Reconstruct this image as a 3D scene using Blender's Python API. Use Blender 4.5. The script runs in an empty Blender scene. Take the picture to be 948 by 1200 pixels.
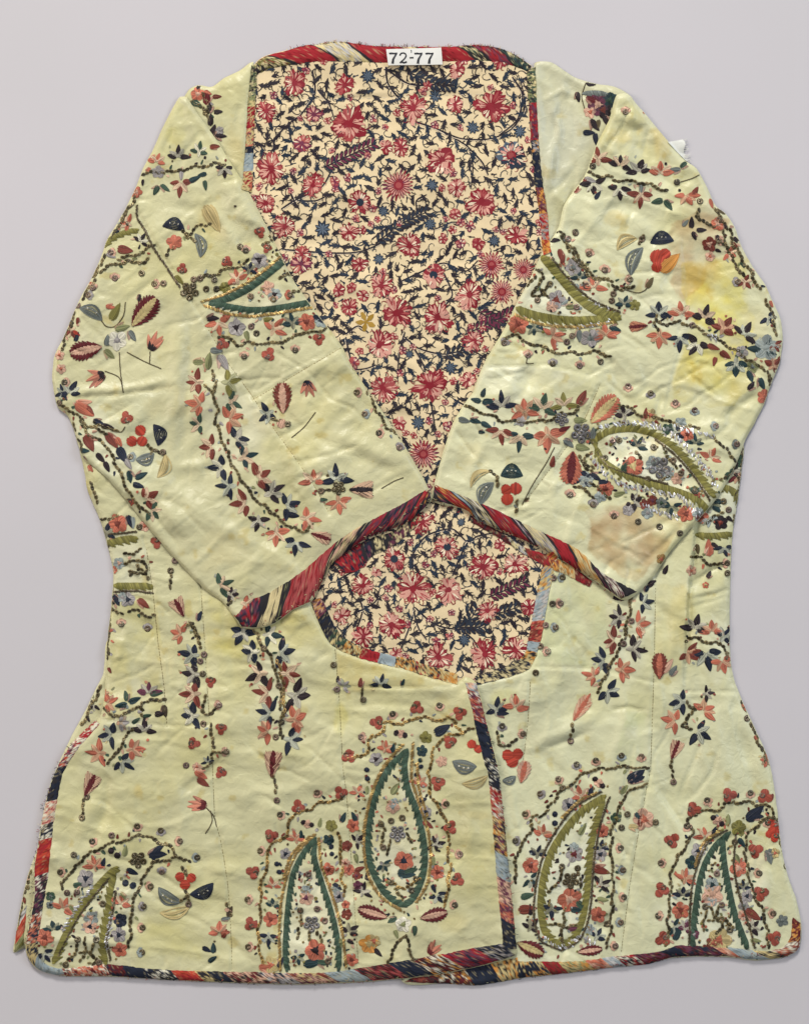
import bpy, math, random
import numpy as np
from mathutils import Vector
from mathutils.geometry import delaunay_2d_cdt

random.seed(7)
RNG = np.random.default_rng(7)
scene = bpy.context.scene
COL = scene.collection

# ------------------------------------------------------------------ camera, world, lamps, exposure
S = 0.00065                       # metres per unit of the garment plan (about 0.6 m wide)
def wx(x): return (x - 474.0) * S
def wy(y): return (600.0 - y) * S

cam = bpy.data.cameras.new('camera')
cam_o = bpy.data.objects.new('camera', cam); COL.objects.link(cam_o)
CAM_H = 2.4
cam_o.location = (0, 0, CAM_H)
cam.sensor_fit = 'VERTICAL'; cam.sensor_height = 24.0
cam.lens = 24.0 * (CAM_H - 0.004) / (1200 * S)
cam.clip_end = 50
scene.camera = cam_o

world = bpy.data.worlds.new('World'); scene.world = world; world.use_nodes = True
world.node_tree.nodes['Background'].inputs[0].default_value = (0.92, 0.94, 1.0, 1)
world.node_tree.nodes['Background'].inputs[1].default_value = 0.24

def area(name, loc, target, size, power, col):
    d = bpy.data.lights.new(name, 'AREA'); d.shape = 'RECTANGLE'
    d.size, d.size_y = size; d.energy = power; d.color = col
    o = bpy.data.objects.new(name, d); COL.objects.link(o); o.location = loc
    o.rotation_euler = (Vector(target) - Vector(loc)).to_track_quat('-Z', 'Y').to_euler()
area('ceiling_light', (-0.5, 3.3, 2.3), (0.0, 0.0, 0), (0.9, 0.7), 128, (1.0, 0.98, 0.95))
area('window_light', (3.0, 0.9, 2.2), (0.05, 0, 0), (1.0, 1.2), 44, (0.78, 0.87, 1.0))
area('room_light', (-3.0, 0.5, 2.1), (0, -0.05, 0), (1.0, 1.2), 44, (1.0, 0.91, 0.80))

scene.view_settings.view_transform = 'Standard'
scene.view_settings.look = 'None'
scene.view_settings.exposure = 0.05
scene.view_settings.gamma = 1.0
scene.view_settings.use_curve_mapping = False

# ------------------------------------------------------------------ colours and noise
def lin(c):
    c = np.asarray(c, float) / 255.0
    return np.where(c <= 0.04045, c / 12.92, ((c + 0.055) / 1.055) ** 2.4)
PAL = dict(n=(34, 40, 54), k=(44, 34, 37), b=(150, 158, 152), c=(186, 106, 82), p=(206, 164, 138), r=(122, 60, 48),
           m=(98, 36, 38), R=(178, 66, 48), g=(62, 82, 66), o=(122, 116, 60), y=(196, 176, 122), v=(156, 149, 144),
           t=(40, 60, 62), s=(112, 118, 112), w=(216, 210, 188), G=(134, 136, 92), B=(34, 32, 42), D=(150, 38, 44),
           P=(164, 78, 76), L=(148, 160, 162), C=(206, 190, 142), V=(104, 56, 72), O=(196, 136, 66), K=(44, 42, 44),
           x=(186, 182, 176), a=(150, 120, 72), e=(92, 80, 54), f=(74, 62, 46))
PAL = {k: lin(v) for k, v in PAL.items()}

def vnoise(x, y, sc, seed):
    x = np.asarray(x, float) / sc; y = np.asarray(y, float) / sc
    xi = np.floor(x).astype(np.int64); yi = np.floor(y).astype(np.int64)
    fx = x - xi; fy = y - yi
    fx = fx * fx * fx * (fx * (fx * 6 - 15) + 10); fy = fy * fy * fy * (fy * (fy * 6 - 15) + 10)
    def h(a, b):
        n = (a * 374761393 + b * 668265263 + seed * 1274126177) & 0x7fffffff
        n = ((n ^ (n >> 13)) * 1103515245) & 0x7fffffff
        n = ((n ^ (n >> 15)) * 22695477 + 12345) & 0x7fffffff
        return ((n >> 7) & 0xffff) / 65535.0
    return (h(xi, yi) * (1 - fx) + h(xi + 1, yi) * fx) * (1 - fy) + (h(xi, yi + 1) * (1 - fx) + h(xi + 1, yi + 1) * fx) * fy
def fbm(x, y, sc, seed, o=3):
    r = 0; a = 1; t = 0
    for i in range(o):
        r = r + a * vnoise(x, y, sc / 2 ** i, seed + i * 17); t += a; a *= .5
    return r / t - 0.5
def sstep(a, b, x):
    t = np.clip((x - a) / (b - a), 0, 1); return t * t * (3 - 2 * t)

def catmull(pts, step=2.0, closed=False):
    P = np.asarray(pts, float); n = len(P); out = []
    for i in range(n if closed else n - 1):
        if closed: p0, p1, p2, p3 = P[i - 1], P[i], P[(i + 1) % n], P[(i + 2) % n]
        else: p0, p1, p2, p3 = P[max(i - 1, 0)], P[i], P[i + 1], P[min(i + 2, n - 1)]
        L = np.linalg.norm(p2 - p1); m = max(1, int(L / step))
        k1 = (p2 - p0) * .5 * min(1, L / (1e-6 + np.linalg.norm(p1 - p0)) if np.any(p1 != p0) else 1)
        k2 = (p3 - p1) * .5 * min(1, L / (1e-6 + np.linalg.norm(p3 - p2)) if np.any(p3 != p2) else 1)
        lim = L * .8
        for k in (k1, k2):
            q = np.linalg.norm(k)
            if q > lim: k *= lim / q
        t = np.arange(m)[:, None] / m
        out.append((2 * t**3 - 3 * t**2 + 1) * p1 + (t**3 - 2 * t**2 + t) * k1 + (-2 * t**3 + 3 * t**2) * p2 + (t**3 - t**2) * k2)
    if not closed: out.append(P[-1:])
    return np.concatenate(out)
def resample(pts, n):
    P = np.asarray(pts, float); d = np.r_[0, np.cumsum(np.linalg.norm(np.diff(P, axis=0), axis=1))]
    t = np.linspace(0, d[-1], n)
    return np.stack([np.interp(t, d, P[:, 0]), np.interp(t, d, P[:, 1])], 1), d[-1]

# ------------------------------------------------------------------ materials
def new_mat(name):
    m = bpy.data.materials.new(name); m.use_nodes = True
    return m, m.node_tree.nodes, m.node_tree.links, m.node_tree.nodes['Principled BSDF']
def cloth_mat(name, rough, sheen, weave_scale, weave_str, crease_str, spec=0.35, var=0.10, metallic=0.0):
    m, N, L, b = new_mat(name)
    at = N.new('ShaderNodeAttribute'); at.attribute_name = 'Col'
    tc = N.new('ShaderNodeTexCoord')
    n1 = N.new('ShaderNodeTexNoise'); n1.inputs['Scale'].default_value = 55; n1.inputs['Detail'].default_value = 6
    n2 = N.new('ShaderNodeTexNoise'); n2.inputs['Scale'].default_value = weave_scale; n2.inputs['Detail'].default_value = 2
    n3 = N.new('ShaderNodeTexNoise'); n3.inputs['Scale'].default_value = 150; n3.inputs['Detail'].default_value = 5; n3.inputs['Distortion'].default_value = .6
    for n in (n1, n2, n3): L.new(tc.outputs['Object'], n.inputs['Vector'])
    mr = N.new('ShaderNodeMapRange'); mr.inputs['To Min'].default_value = 1 - var; mr.inputs['To Max'].default_value = 1 + var
    L.new(n1.outputs['Fac'], mr.inputs['Value'])
    mr2 = N.new('ShaderNodeMapRange'); mr2.inputs['To Min'].default_value = 1 - var * .8; mr2.inputs['To Max'].default_value = 1 + var * .8
    L.new(n2.outputs['Fac'], mr2.inputs['Value'])
    mu = N.new('ShaderNodeMath'); mu.operation = 'MULTIPLY'
    L.new(mr.outputs[0], mu.inputs[0]); L.new(mr2.outputs[0], mu.inputs[1])
    mx = N.new('ShaderNodeVectorMath'); mx.operation = 'SCALE'
    L.new(at.outputs['Color'], mx.inputs[0]); L.new(mu.outputs[0], mx.inputs['Scale'])
    L.new(mx.outputs[0], b.inputs['Base Color'])
    b1 = N.new('ShaderNodeBump'); b1.inputs['Strength'].default_value = weave_str; b1.inputs['Distance'].default_value = 0.0003
    b2 = N.new('ShaderNodeBump'); b2.inputs['Strength'].default_value = crease_str; b2.inputs['Distance'].default_value = 0.0015
    L.new(n2.outputs['Fac'], b1.inputs['Height']); L.new(n3.outputs['Fac'], b2.inputs['Height'])
    L.new(b2.outputs[0], b1.inputs['Normal']); L.new(b1.outputs[0], b.inputs['Normal'])
    b.inputs['Roughness'].default_value = rough; b.inputs['Specular IOR Level'].default_value = spec
    b.inputs['Sheen Weight'].default_value = sheen; b.inputs['Sheen Roughness'].default_value = .4
    b.inputs['Metallic'].default_value = metallic
    return m
M_SILK = cloth_mat('pale_silk', 0.42, 0.0, 1500, 0.22, 0.55, 0.5, 0.07)
M_PRINT = cloth_mat('printed_cotton', 0.9, 0.0, 1700, 0.35, 0.12, 0.2, 0.10)
M_THREAD = cloth_mat('embroidery_thread', 0.62, 0.0, 1900, 0.35, 0.0, 0.25, 0.24)
M_BIND = cloth_mat('woven_binding', 0.9, 0.0, 1300, 0.6, 0.15, 0.2, 0.18)
M_GILT = cloth_mat('tarnished_gilt', 0.36, 0.0, 1500, 0.35, 0.0, 0.6, 0.2, 0.5)
M_PAPER = cloth_mat('paper_tag', 0.7, 0.0, 900, 0.15, 0.15, 0.3, 0.04)
M_INK = cloth_mat('ink', 0.6, 0.0, 900, 0.1, 0.0, 0.3, 0.1)

m, N, L, b = new_mat('table_paper')
tc = N.new('ShaderNodeTexCoord')
nz = N.new('ShaderNodeTexNoise'); nz.inputs['Scale'].default_value = 3.2; nz.inputs['Detail'].default_value = 3
nf = N.new('ShaderNodeTexNoise'); nf.inputs['Scale'].default_value = 900; nf.inputs['Detail'].default_value = 2
L.new(tc.outputs['Object'], nz.inputs['Vector']); L.new(tc.outputs['Object'], nf.inputs['Vector'])
cr = N.new('ShaderNodeValToRGB')
cr.color_ramp.elements[0].position = .3; cr.color_ramp.elements[1].position = .7
cr.color_ramp.elements[0].color = (*lin((196, 192, 193)), 1); cr.color_ramp.elements[1].color = (*lin((201, 196, 198)), 1)
L.new(nz.outputs['Fac'], cr.inputs[0]); L.new(cr.outputs[0], b.inputs['Base Color'])
bp = N.new('ShaderNodeBump'); bp.inputs['Strength'].default_value = .06; bp.inputs['Distance'].default_value = .0003
L.new(nf.outputs['Fac'], bp.inputs['Height']); L.new(bp.outputs[0], b.inputs['Normal'])
b.inputs['Roughness'].default_value = .75; b.inputs['Specular IOR Level'].default_value = .25
M_TABLE = m

# ------------------------------------------------------------------ object helpers
def mesh_obj(name, V, F, C, mat, parent=None, smooth=True):
    me = bpy.data.meshes.new(name)
    V = np.asarray(V, np.float32); nv = len(V)
    if isinstance(F, np.ndarray):
        nf, k = F.shape
        me.vertices.add(nv); me.vertices.foreach_set('co', V.ravel())
        me.loops.add(nf * k); me.loops.foreach_set('vertex_index', F.astype(np.int32).ravel())
        me.polygons.add(nf); me.polygons.foreach_set('loop_start', np.arange(nf, dtype=np.int32) * k)
        me.polygons.foreach_set('loop_total', np.full(nf, k, np.int32))
        me.update(calc_edges=True)
    else:
        me.from_pydata([tuple(v) for v in V.tolist()], [], F); me.update()
    if C is not None:
        at = me.color_attributes.new('Col', 'FLOAT_COLOR', 'POINT')
        at.data.foreach_set('color', np.c_[np.clip(np.asarray(C, np.float32), 0, 1), np.ones(nv, np.float32)].ravel().astype(np.float32))
    me.materials.append(mat)
    if smooth: me.polygons.foreach_set('use_smooth', np.ones(len(me.polygons), bool))
    o = bpy.data.objects.new(name, me); COL.objects.link(o)
    if parent is not None: o.parent = parent
    return o

# table top
R_ = 3.0
tb = mesh_obj('tabletop', [(-R_, -R_, 0), (R_, -R_, 0), (R_, R_, 0), (-R_, R_, 0)], [(0, 1, 2, 3)], None, M_TABLE)
tb['kind'] = 'structure'

jacket = bpy.data.objects.new('jacket', None); COL.objects.link(jacket)
jacket['label'] = 'pale yellow silk jacket embroidered with paisleys, sleeves folded over printed floral lining'
jacket['category'] = 'jacket'

# ------------------------------------------------------------------ height fields of the layered garment
G = 2.0; X0, Y0 = -40.0, -40.0
NX, NY = int((948 + 80) / G), int((1200 + 80) / G)
GX, GY = np.meshgrid(X0 + np.arange(NX) * G, Y0 + np.arange(NY) * G)
TOP = np.zeros((NY, NX))
def blur(A, r):
    for ax in (0, 1):
        for _ in range(2):
            P = np.pad(A, [(r + 1, r) if i == ax else (0, 0) for i in (0, 1)], mode='edge')
            c = np.cumsum(P, axis=ax)
            n = A.shape[ax]
            A = (np.take(c, np.arange(2 * r + 1, 2 * r + 1 + n), ax) - np.take(c, np.arange(n), ax)) / (2 * r + 1)
    return A
def sample(Hf, x, y):
    u = np.clip((np.asarray(x) - X0) / G, 0, NX - 1.001); v = np.clip((np.asarray(y) - Y0) / G, 0, NY - 1.001)
    i = u.astype(int); j = v.astype(int); fu = u - i; fv = v - j
    return (Hf[j, i] * (1 - fu) + Hf[j, i + 1] * fu) * (1 - fv) + (Hf[j + 1, i] * (1 - fu) + Hf[j + 1, i + 1] * fu) * fv
def sdf(poly, x, y):
    A = poly; Bp = np.roll(poly, -1, 0)
    sh = x.shape; x = x.ravel(); y = y.ravel()
    d2 = np.full(x.shape, 1e12); ins = np.zeros(x.shape, bool)
    for (ax, ay), (bx, by) in zip(A, Bp):
        ex, ey = bx - ax, by - ay; l2 = ex * ex + ey * ey + 1e-12
        t = np.clip(((x - ax) * ex + (y - ay) * ey) / l2, 0, 1)
        d2 = np.minimum(d2, (x - ax - t * ex) ** 2 + (y - ay - t * ey) ** 2)
        if ay != by:
            c = ((ay > y) != (by > y)) & (x < ex * (y - ay) / (by - ay) + ax); ins ^= c
    d = np.sqrt(d2); return np.where(ins, d, -d).reshape(sh)
def polydist(pts, x, y):
    """distance to a polyline, signed side, and position along it 0..1"""
    best = np.full(x.shape, 1e12); side = np.zeros(x.shape); tt = np.zeros(x.shape)
    P = np.asarray(pts, float); cum = np.r_[0, np.cumsum(np.linalg.norm(np.diff(P, axis=0), axis=1))]
    for i in range(len(P) - 1):
        ex, ey = P[i + 1] - P[i]; l2 = ex * ex + ey * ey
        t = np.clip(((x - P[i, 0]) * ex + (y - P[i, 1]) * ey) / l2, 0, 1)
        dx = x - P[i, 0] - t * ex; dy = y - P[i, 1] - t * ey; d = dx * dx + dy * dy
        m = d < best
        best = np.where(m, d, best); side = np.where(m, np.sign(ex * dy - ey * dx), side)
        tt = np.where(m, (cum[i] + t * np.sqrt(l2)) / cum[-1], tt)
    return np.sqrt(best), side, tt

PANEL_H = {}; PANEL_OBJ = {}; PANEL_D = {}
def panel(key, name, outline, T, R, base_col, mat, folds=(), wr=1.0, ang=0, stains=(), pieces=(), seed=1, rag=0.4, blur_r=8, res=2.4, label=None, coarse=1.0):
    global TOP
    P = catmull(outline, 3.0, True)
    nrm = np.roll(P, -1, 0) - np.roll(P, 1, 0); nrm = np.stack([nrm[:, 1], -nrm[:, 0]], 1) / (np.linalg.norm(nrm, axis=1)[:, None] + 1e-9)
    P = P + nrm * (fbm(P[:, 0], P[:, 1], 9, seed + 3)[:, None] * 2 * rag + fbm(P[:, 0], P[:, 1], 40, seed + 5)[:, None] * 2.0 * rag)
    x0, y0 = P.min(0) - 8; x1, y1 = P.max(0) + 8
    i0, i1 = max(0, int((x0 - X0) / G)), min(NX, int((x1 - X0) / G) + 2)
    j0, j1 = max(0, int((y0 - Y0) / G)), min(NY, int((y1 - Y0) / G) + 2)
    xs, ys = GX[j0:j1, i0:i1], GY[j0:j1, i0:i1]
    d = sdf(P, xs, ys)
    dc = np.clip(d / R, 0, 1)
    base = np.maximum(blur(TOP, blur_r)[j0:j1, i0:i1], TOP[j0:j1, i0:i1]) + 0.5
    base = np.maximum(blur(np.pad(base, 4, mode='edge'), 2)[4:-4, 4:-4], TOP[j0:j1, i0:i1] + .4)
    h = base + T * np.sqrt(1 - (1 - dc) ** 2)
    fade = sstep(0, 14, d)
    ca, sa = math.cos(math.radians(ang)), math.sin(math.radians(ang))
    u, v = xs * ca + ys * sa, -xs * sa + ys * ca
    w = fbm(u * .55, v, 70, seed, 3) * 9.5 * coarse + fbm(u * .5, v * 1.1, 26, seed + 50, 3) * 4.4 + fbm(u * .6, v, 11, seed + 90, 2) * 1.1
    ridg = 1 - np.abs(fbm(u * .35, v, 46, seed + 130, 2)) * 7
    w = w + np.clip(ridg, 0, 1) ** 3 * 1.3
    if mat is M_SILK:   # crisp little creases in several directions, in patches
        for q, (aa, sc, am) in enumerate(((ang + 25, 30, 1.9), (ang - 40, 22, 1.5), (ang + 80, 36, 1.7), (ang + 5, 15, 1.0))):
            c2, s2 = math.cos(math.radians(aa)), math.sin(math.radians(aa)); uu, v2 = xs * c2 + ys * s2, -xs * s2 + ys * c2
            wob = fbm(xs, ys, 60, seed + 300 + q, 2) * 26
            cz = 1 - np.abs(fbm(uu * .22 + 7, v2 + wob, sc, seed + 200 + q * 7, 1)) * 13
            w = w - np.clip(cz * 1.25, 0, 1) ** 1.2 * am * sstep(.06, .16, fbm(xs, ys, 75, seed + 400 + q, 2))
    h = h + w * wr * fade
    for fo in folds:
        kind, amp, wid, *pts = fo
        if kind == 'f': amp *= 1.7
        dd, side, tt = polydist(pts, xs, ys)
        taper = np.sin(np.pi * np.clip(tt, .02, .98)) ** .5 if kind != 'e' else 1.0
        if kind == 'e': h = h + .8 * np.exp(-(dd / 9.0) ** 2) * (vnoise(tt * 400 + seed, tt * 0, 3.1, seed + 61) - .5) * sstep(1, 4, dd) * fade * 1.6
        if kind == 'e': amp *= 1.8; h = h + .9 * np.exp(-dd / 22) * (side > 0) * sstep(0, 1.5, dd) * fade
        if kind in 'fe': h = h + amp * np.exp(-(dd / wid) ** 2) * taper * sstep(0, 5, d)
        elif kind == 's': h = h + amp * np.exp(-np.maximum(dd, 0) / wid) * (side > 0) * taper * sstep(0, 4, d)
    h = np.maximum(h, base + .5 * dc)
    Hf = TOP.copy(); Hf[j0:j1, i0:i1] = h
    # outside the outline keep the edge value so that small overhangs stay sane
    PANEL_H[key] = Hf
    Df = np.full(TOP.shape, -30.0); Df[j0:j1, i0:i1] = d; PANEL_D[key] = Df
    new = TOP.copy(); sub = new[j0:j1, i0:i1]; sub[d > 0] = h[d > 0]; TOP = new
    # mesh
    gx = np.arange(x0, x1, res); gy = np.arange(y0, y1, res * .9)
    mx, my = np.meshgrid(gx, gy); mx = mx + (np.arange(len(gy)) % 2)[:, None] * res * .5
    dm = sdf(P, mx, my); k = dm > res * .55
    pin = np.stack([mx[k], my[k]], 1)
    Pb, _ = resample(np.vstack([P, P[:1]]), max(20, int(len(P) * 3.0 / 2.0))); Pb = Pb[:-1]
    nb = len(Pb)
    vs = [Vector(p) for p in np.vstack([Pb, pin])]
    r = delaunay_2d_cdt(vs, [], [list(range(nb))], 1, 1e-4, False)
    vo = np.array([(a.x, a.y) for a in r[0]]); F = np.array([tuple(f) for f in r[2]])
    cen = vo[F].mean(1); F = [tuple(f) for f in F[sdf(Pb, cen[:, 0], cen[:, 1]) > 0]]; nf0 = len(F)
    z = sample(Hf, vo[:, 0], vo[:, 1])
    bmap = {}
    for new_i, orig in enumerate(r[3]):
        for q in orig:
            if q < nb: bmap[q] = new_i
    # colour of the cloth itself with stains
    c = np.tile(lin(base_col), (len(vo), 1))
    c = c * (1 + .10 * fbm(vo[:, 0], vo[:, 1], 120, seed + 7)[:, None] + .16 * fbm(vo[:, 0], vo[:, 1], 26, seed + 9, 4)[:, None])
    yel = np.clip(fbm(vo[:, 0], vo[:, 1], 80, seed + 21, 5) * 2.6, 0, 1)[:, None]
    if mat is M_SILK:
        c = c * (1 - yel * np.array([.05, .08, .26]))
        spot = sstep(.24, .34, fbm(vo[:, 0], vo[:, 1], 17, seed + 77, 3))[:, None]; c = c * (1 - spot * np.array([.08, .15, .32]))
    for (sx, sy, rx, ry, rot, col, st) in stains:
        a = math.radians(rot); dx, dy = vo[:, 0] - sx, vo[:, 1] - sy
        q = np.hypot((dx * math.cos(a) + dy * math.sin(a)) / rx, (-dx * math.sin(a) + dy * math.cos(a)) / ry)
        q = q + fbm(vo[:, 0], vo[:, 1], 24, seed + 33, 4) * 1.1
        mk = (sstep(1.1, .55, q) * st * (.75 + .8 * fbm(vo[:, 0], vo[:, 1], 14, seed + 44, 3)))[:, None]
        mk = np.clip(mk, 0, 1)
        c = c * (1 - mk) + c * lin(col) / lin((215, 208, 160)) * mk
    for (pp, col) in pieces:
        qd = sdf(np.array(pp, float), vo[:, 0], vo[:, 1]) + fbm(vo[:, 0], vo[:, 1], 26, seed + 55, 5) * 14
        mk = (sstep(-1.2, 1.2, qd) * np.clip(.62 + 2.2 * fbm(vo[:, 0], vo[:, 1], 20, seed + 66, 4), 0, 1))[:, None]
        c = c * (1 - mk) + c * lin(col) / lin((215, 208, 160)) * mk
    # wall down the edge
    loop = [bmap[i] for i in range(nb) if i in bmap]
    nv = len(vo); wall = vo[loop]; zl = z[loop]
    V = np.r_[np.c_[vo, z], np.c_[wall, np.maximum(zl - 3.2, .06)]]
    C = np.r_[c, c[loop]]
    n = len(loop)
    for i in range(n):
        a, b_ = loop[i], loop[(i + 1) % n]
        F.append((a, b_, nv + (i + 1) % n)); F.append((a, nv + (i + 1) % n, nv + i))
    W = np.c_[wx(V[:, 0]), wy(V[:, 1]), V[:, 2] * S]
    o = mesh_obj(name, W, np.array(F), C, mat, jacket)
    # face up
    me = o.data
    nz_ = np.zeros(len(me.polygons) * 3); me.polygons.foreach_get('normal', nz_)
    if nz_.reshape(-1, 3)[: nf0, 2].mean() < 0: me.flip_normals()
    if label: o['label'] = label
    PANEL_OBJ[key] = o
    return o

SILK_L = (203, 198, 154); SILK_R = (209, 207, 167)
YEL = (218, 204, 104); BRN = (202, 184, 138); OCH = (214, 192, 122)

panel('LB', 'back_panel', [(126, 750), (121, 790), (112, 808), (100, 833), (88, 855), (62, 912), (46, 987), (33, 1025), (25, 1060), (17, 1105), (16, 1117), (28, 1112), (60, 1112), (150, 1100), (160, 860), (150, 750)],
      3.0, 8, SILK_L, M_SILK, seed=11)
panel('LI', 'back_lining', [(292, 84), (308, 66), (349, 56), (400, 50), (440, 54), (520, 55), (562, 53), (592, 58), (606, 66), (624, 78), (632, 150), (640, 250), (652, 330), (655, 600), (655, 815), (480, 815), (352, 790), (340, 600), (310, 300), (286, 222), (288, 150)],
      4.0, 9, (228, 206, 164), M_PRINT, seed=21, wr=.75, res=3.0,
      folds=[('f', -1.0, 3, (300, 117), (420, 115), (560, 110)), ('f', .8, 14, (330, 180), (360, 300), (420, 420)), ('f', .9, 12, (590, 180), (560, 330), (520, 470))],
      label='printed cotton lining with red flowers and dark leaves on cream')
panel('SL', 'shoulder_panel', [(297, 72), (292, 120), (289, 170), (286, 224), (300, 262), (280, 260), (225, 160), (214, 120), (222, 104), (233, 99), (248, 101), (262, 91), (280, 83)],
      4.5, 8, (202, 197, 152), M_SILK, seed=31, ang=60, stains=[(275, 180, 20, 40, 0, OCH, .5)])
panel('SR', 'shoulder_panel', [(626, 74), (645, 72), (672, 89), (692, 96), (722, 102), (742, 116), (740, 200), (660, 310), (642, 312), (637, 240), (630, 160)],
      4.5, 8, (200, 198, 168), M_SILK, seed=41, ang=80, wr=1.5,
      folds=[('f', 2.2, 5, (640, 110), (655, 150), (640, 215)), ('f', -1.6, 4, (668, 110), (650, 140), (652, 190)), ('f', 1.5, 6, (672, 170), (660, 230), (655, 270)), ('f', -1.2, 4, (640, 230), (658, 215), (680, 190)), ('f', 1.2, 3, (632, 120), (660, 105), (690, 120))])
panel('RF', 'front_panel', [(690, 560), (655, 640), (648, 665), (640, 700), (635, 730), (630, 755), (620, 782), (594, 793), (556, 802), (540, 815), (545, 900), (540, 1000), (470, 1100), (472, 1151), (520, 1153), (561, 1155), (610, 1147), (654, 1142), (711, 1135), (761, 1130), (790, 1123), (851, 1122), (886, 1126), (922, 1122), (936, 1112), (939, 1085), (933, 1055), (924, 1030), (916, 995), (911, 950), (905, 908), (899, 886), (886, 857), (873, 828), (862, 802), (856, 775), (855, 725), (856, 675), (858, 628), (864, 590), (869, 550), (871, 520), (845, 490), (760, 520)],
      4.2, 6, SILK_R, M_SILK, seed=51, ang=80,
      folds=[('s', 6.5, 26, (816, 560), (813, 640), (806, 695), (803, 750), (801, 800)), ('f', -1.6, 2.6, (818, 600), (809, 695), (804, 797)),
             ('e', -.9, 1.7, (768, 675), (766, 780), (762, 900), (757, 925), (746, 987), (736, 1050), (728, 1118)),
             ('e', -.9, 1.7, (621, 797), (618, 850), (612, 900)), ('e', -.7, 1.7, (622, 781), (700, 784), (768, 801)), ('e', -.8, 1.7, (801, 811), (864, 811)),
             ('f', 2.0, 7, (625, 872), (660, 858), (700, 838)), ('f', -1.5, 3, (640, 878), (690, 858)), ('f', -1.7, 2.2, (716, 832), (736, 829), (752, 833)),
             ('f', 1.8, 8, (735, 835), (722, 875), (715, 900)), ('f', 2.0, 10, (830, 830), (850, 900), (845, 980)), ('f', -1.8, 9, (862, 830), (885, 930), (895, 1010)),
             ('f', 1.6, 8, (770, 930), (800, 980), (805, 1060)), ('f', -1.3, 5, (765, 915), (785, 945), (800, 970)), ('f', 1.4, 6, (840, 690), (815, 698), (800, 702)), ('f', -1.6, 3, (806, 702), (835, 697), (856, 690)),
             ('f', 1.6, 9, (900, 1000), (890, 1060), (880, 1100)), ('f', 2.2, 9, (780, 690), (790, 730), (775, 790)), ('f', -1.5, 4, (776, 700), (783, 750), (775, 795)),
             ('f', 1.2, 5, (830, 820), (820, 870), (835, 930))],
      pieces=[([(768, 680), (806, 690), (800, 798), (766, 800)], (214, 204, 150)), ([(622, 660), (700, 640), (720, 780), (622, 780)], (212, 208, 156)), ([(735, 832), (760, 835), (752, 900), (718, 900)], (208, 204, 150))],
      stains=[(655, 1030, 52, 92, 20, (236, 230, 196), .7), (840, 1050, 62, 76, 0, (236, 230, 196), .75), (738, 770, 22, 66, 25, (236, 230, 196), .45), (832, 760, 24, 40, 0, (236, 230, 196), .4), (840, 600, 24, 40, 0, (236, 230, 196), .6), (700, 700, 30, 40, 0, OCH, .3), (590, 820, 18, 16, 0, YEL, .35), (670, 670, 40, 20, 0, OCH, .25), (800, 720, 14, 60, 0, OCH, .4), (880, 1010, 16, 30, 0, BRN, .35)])
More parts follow.
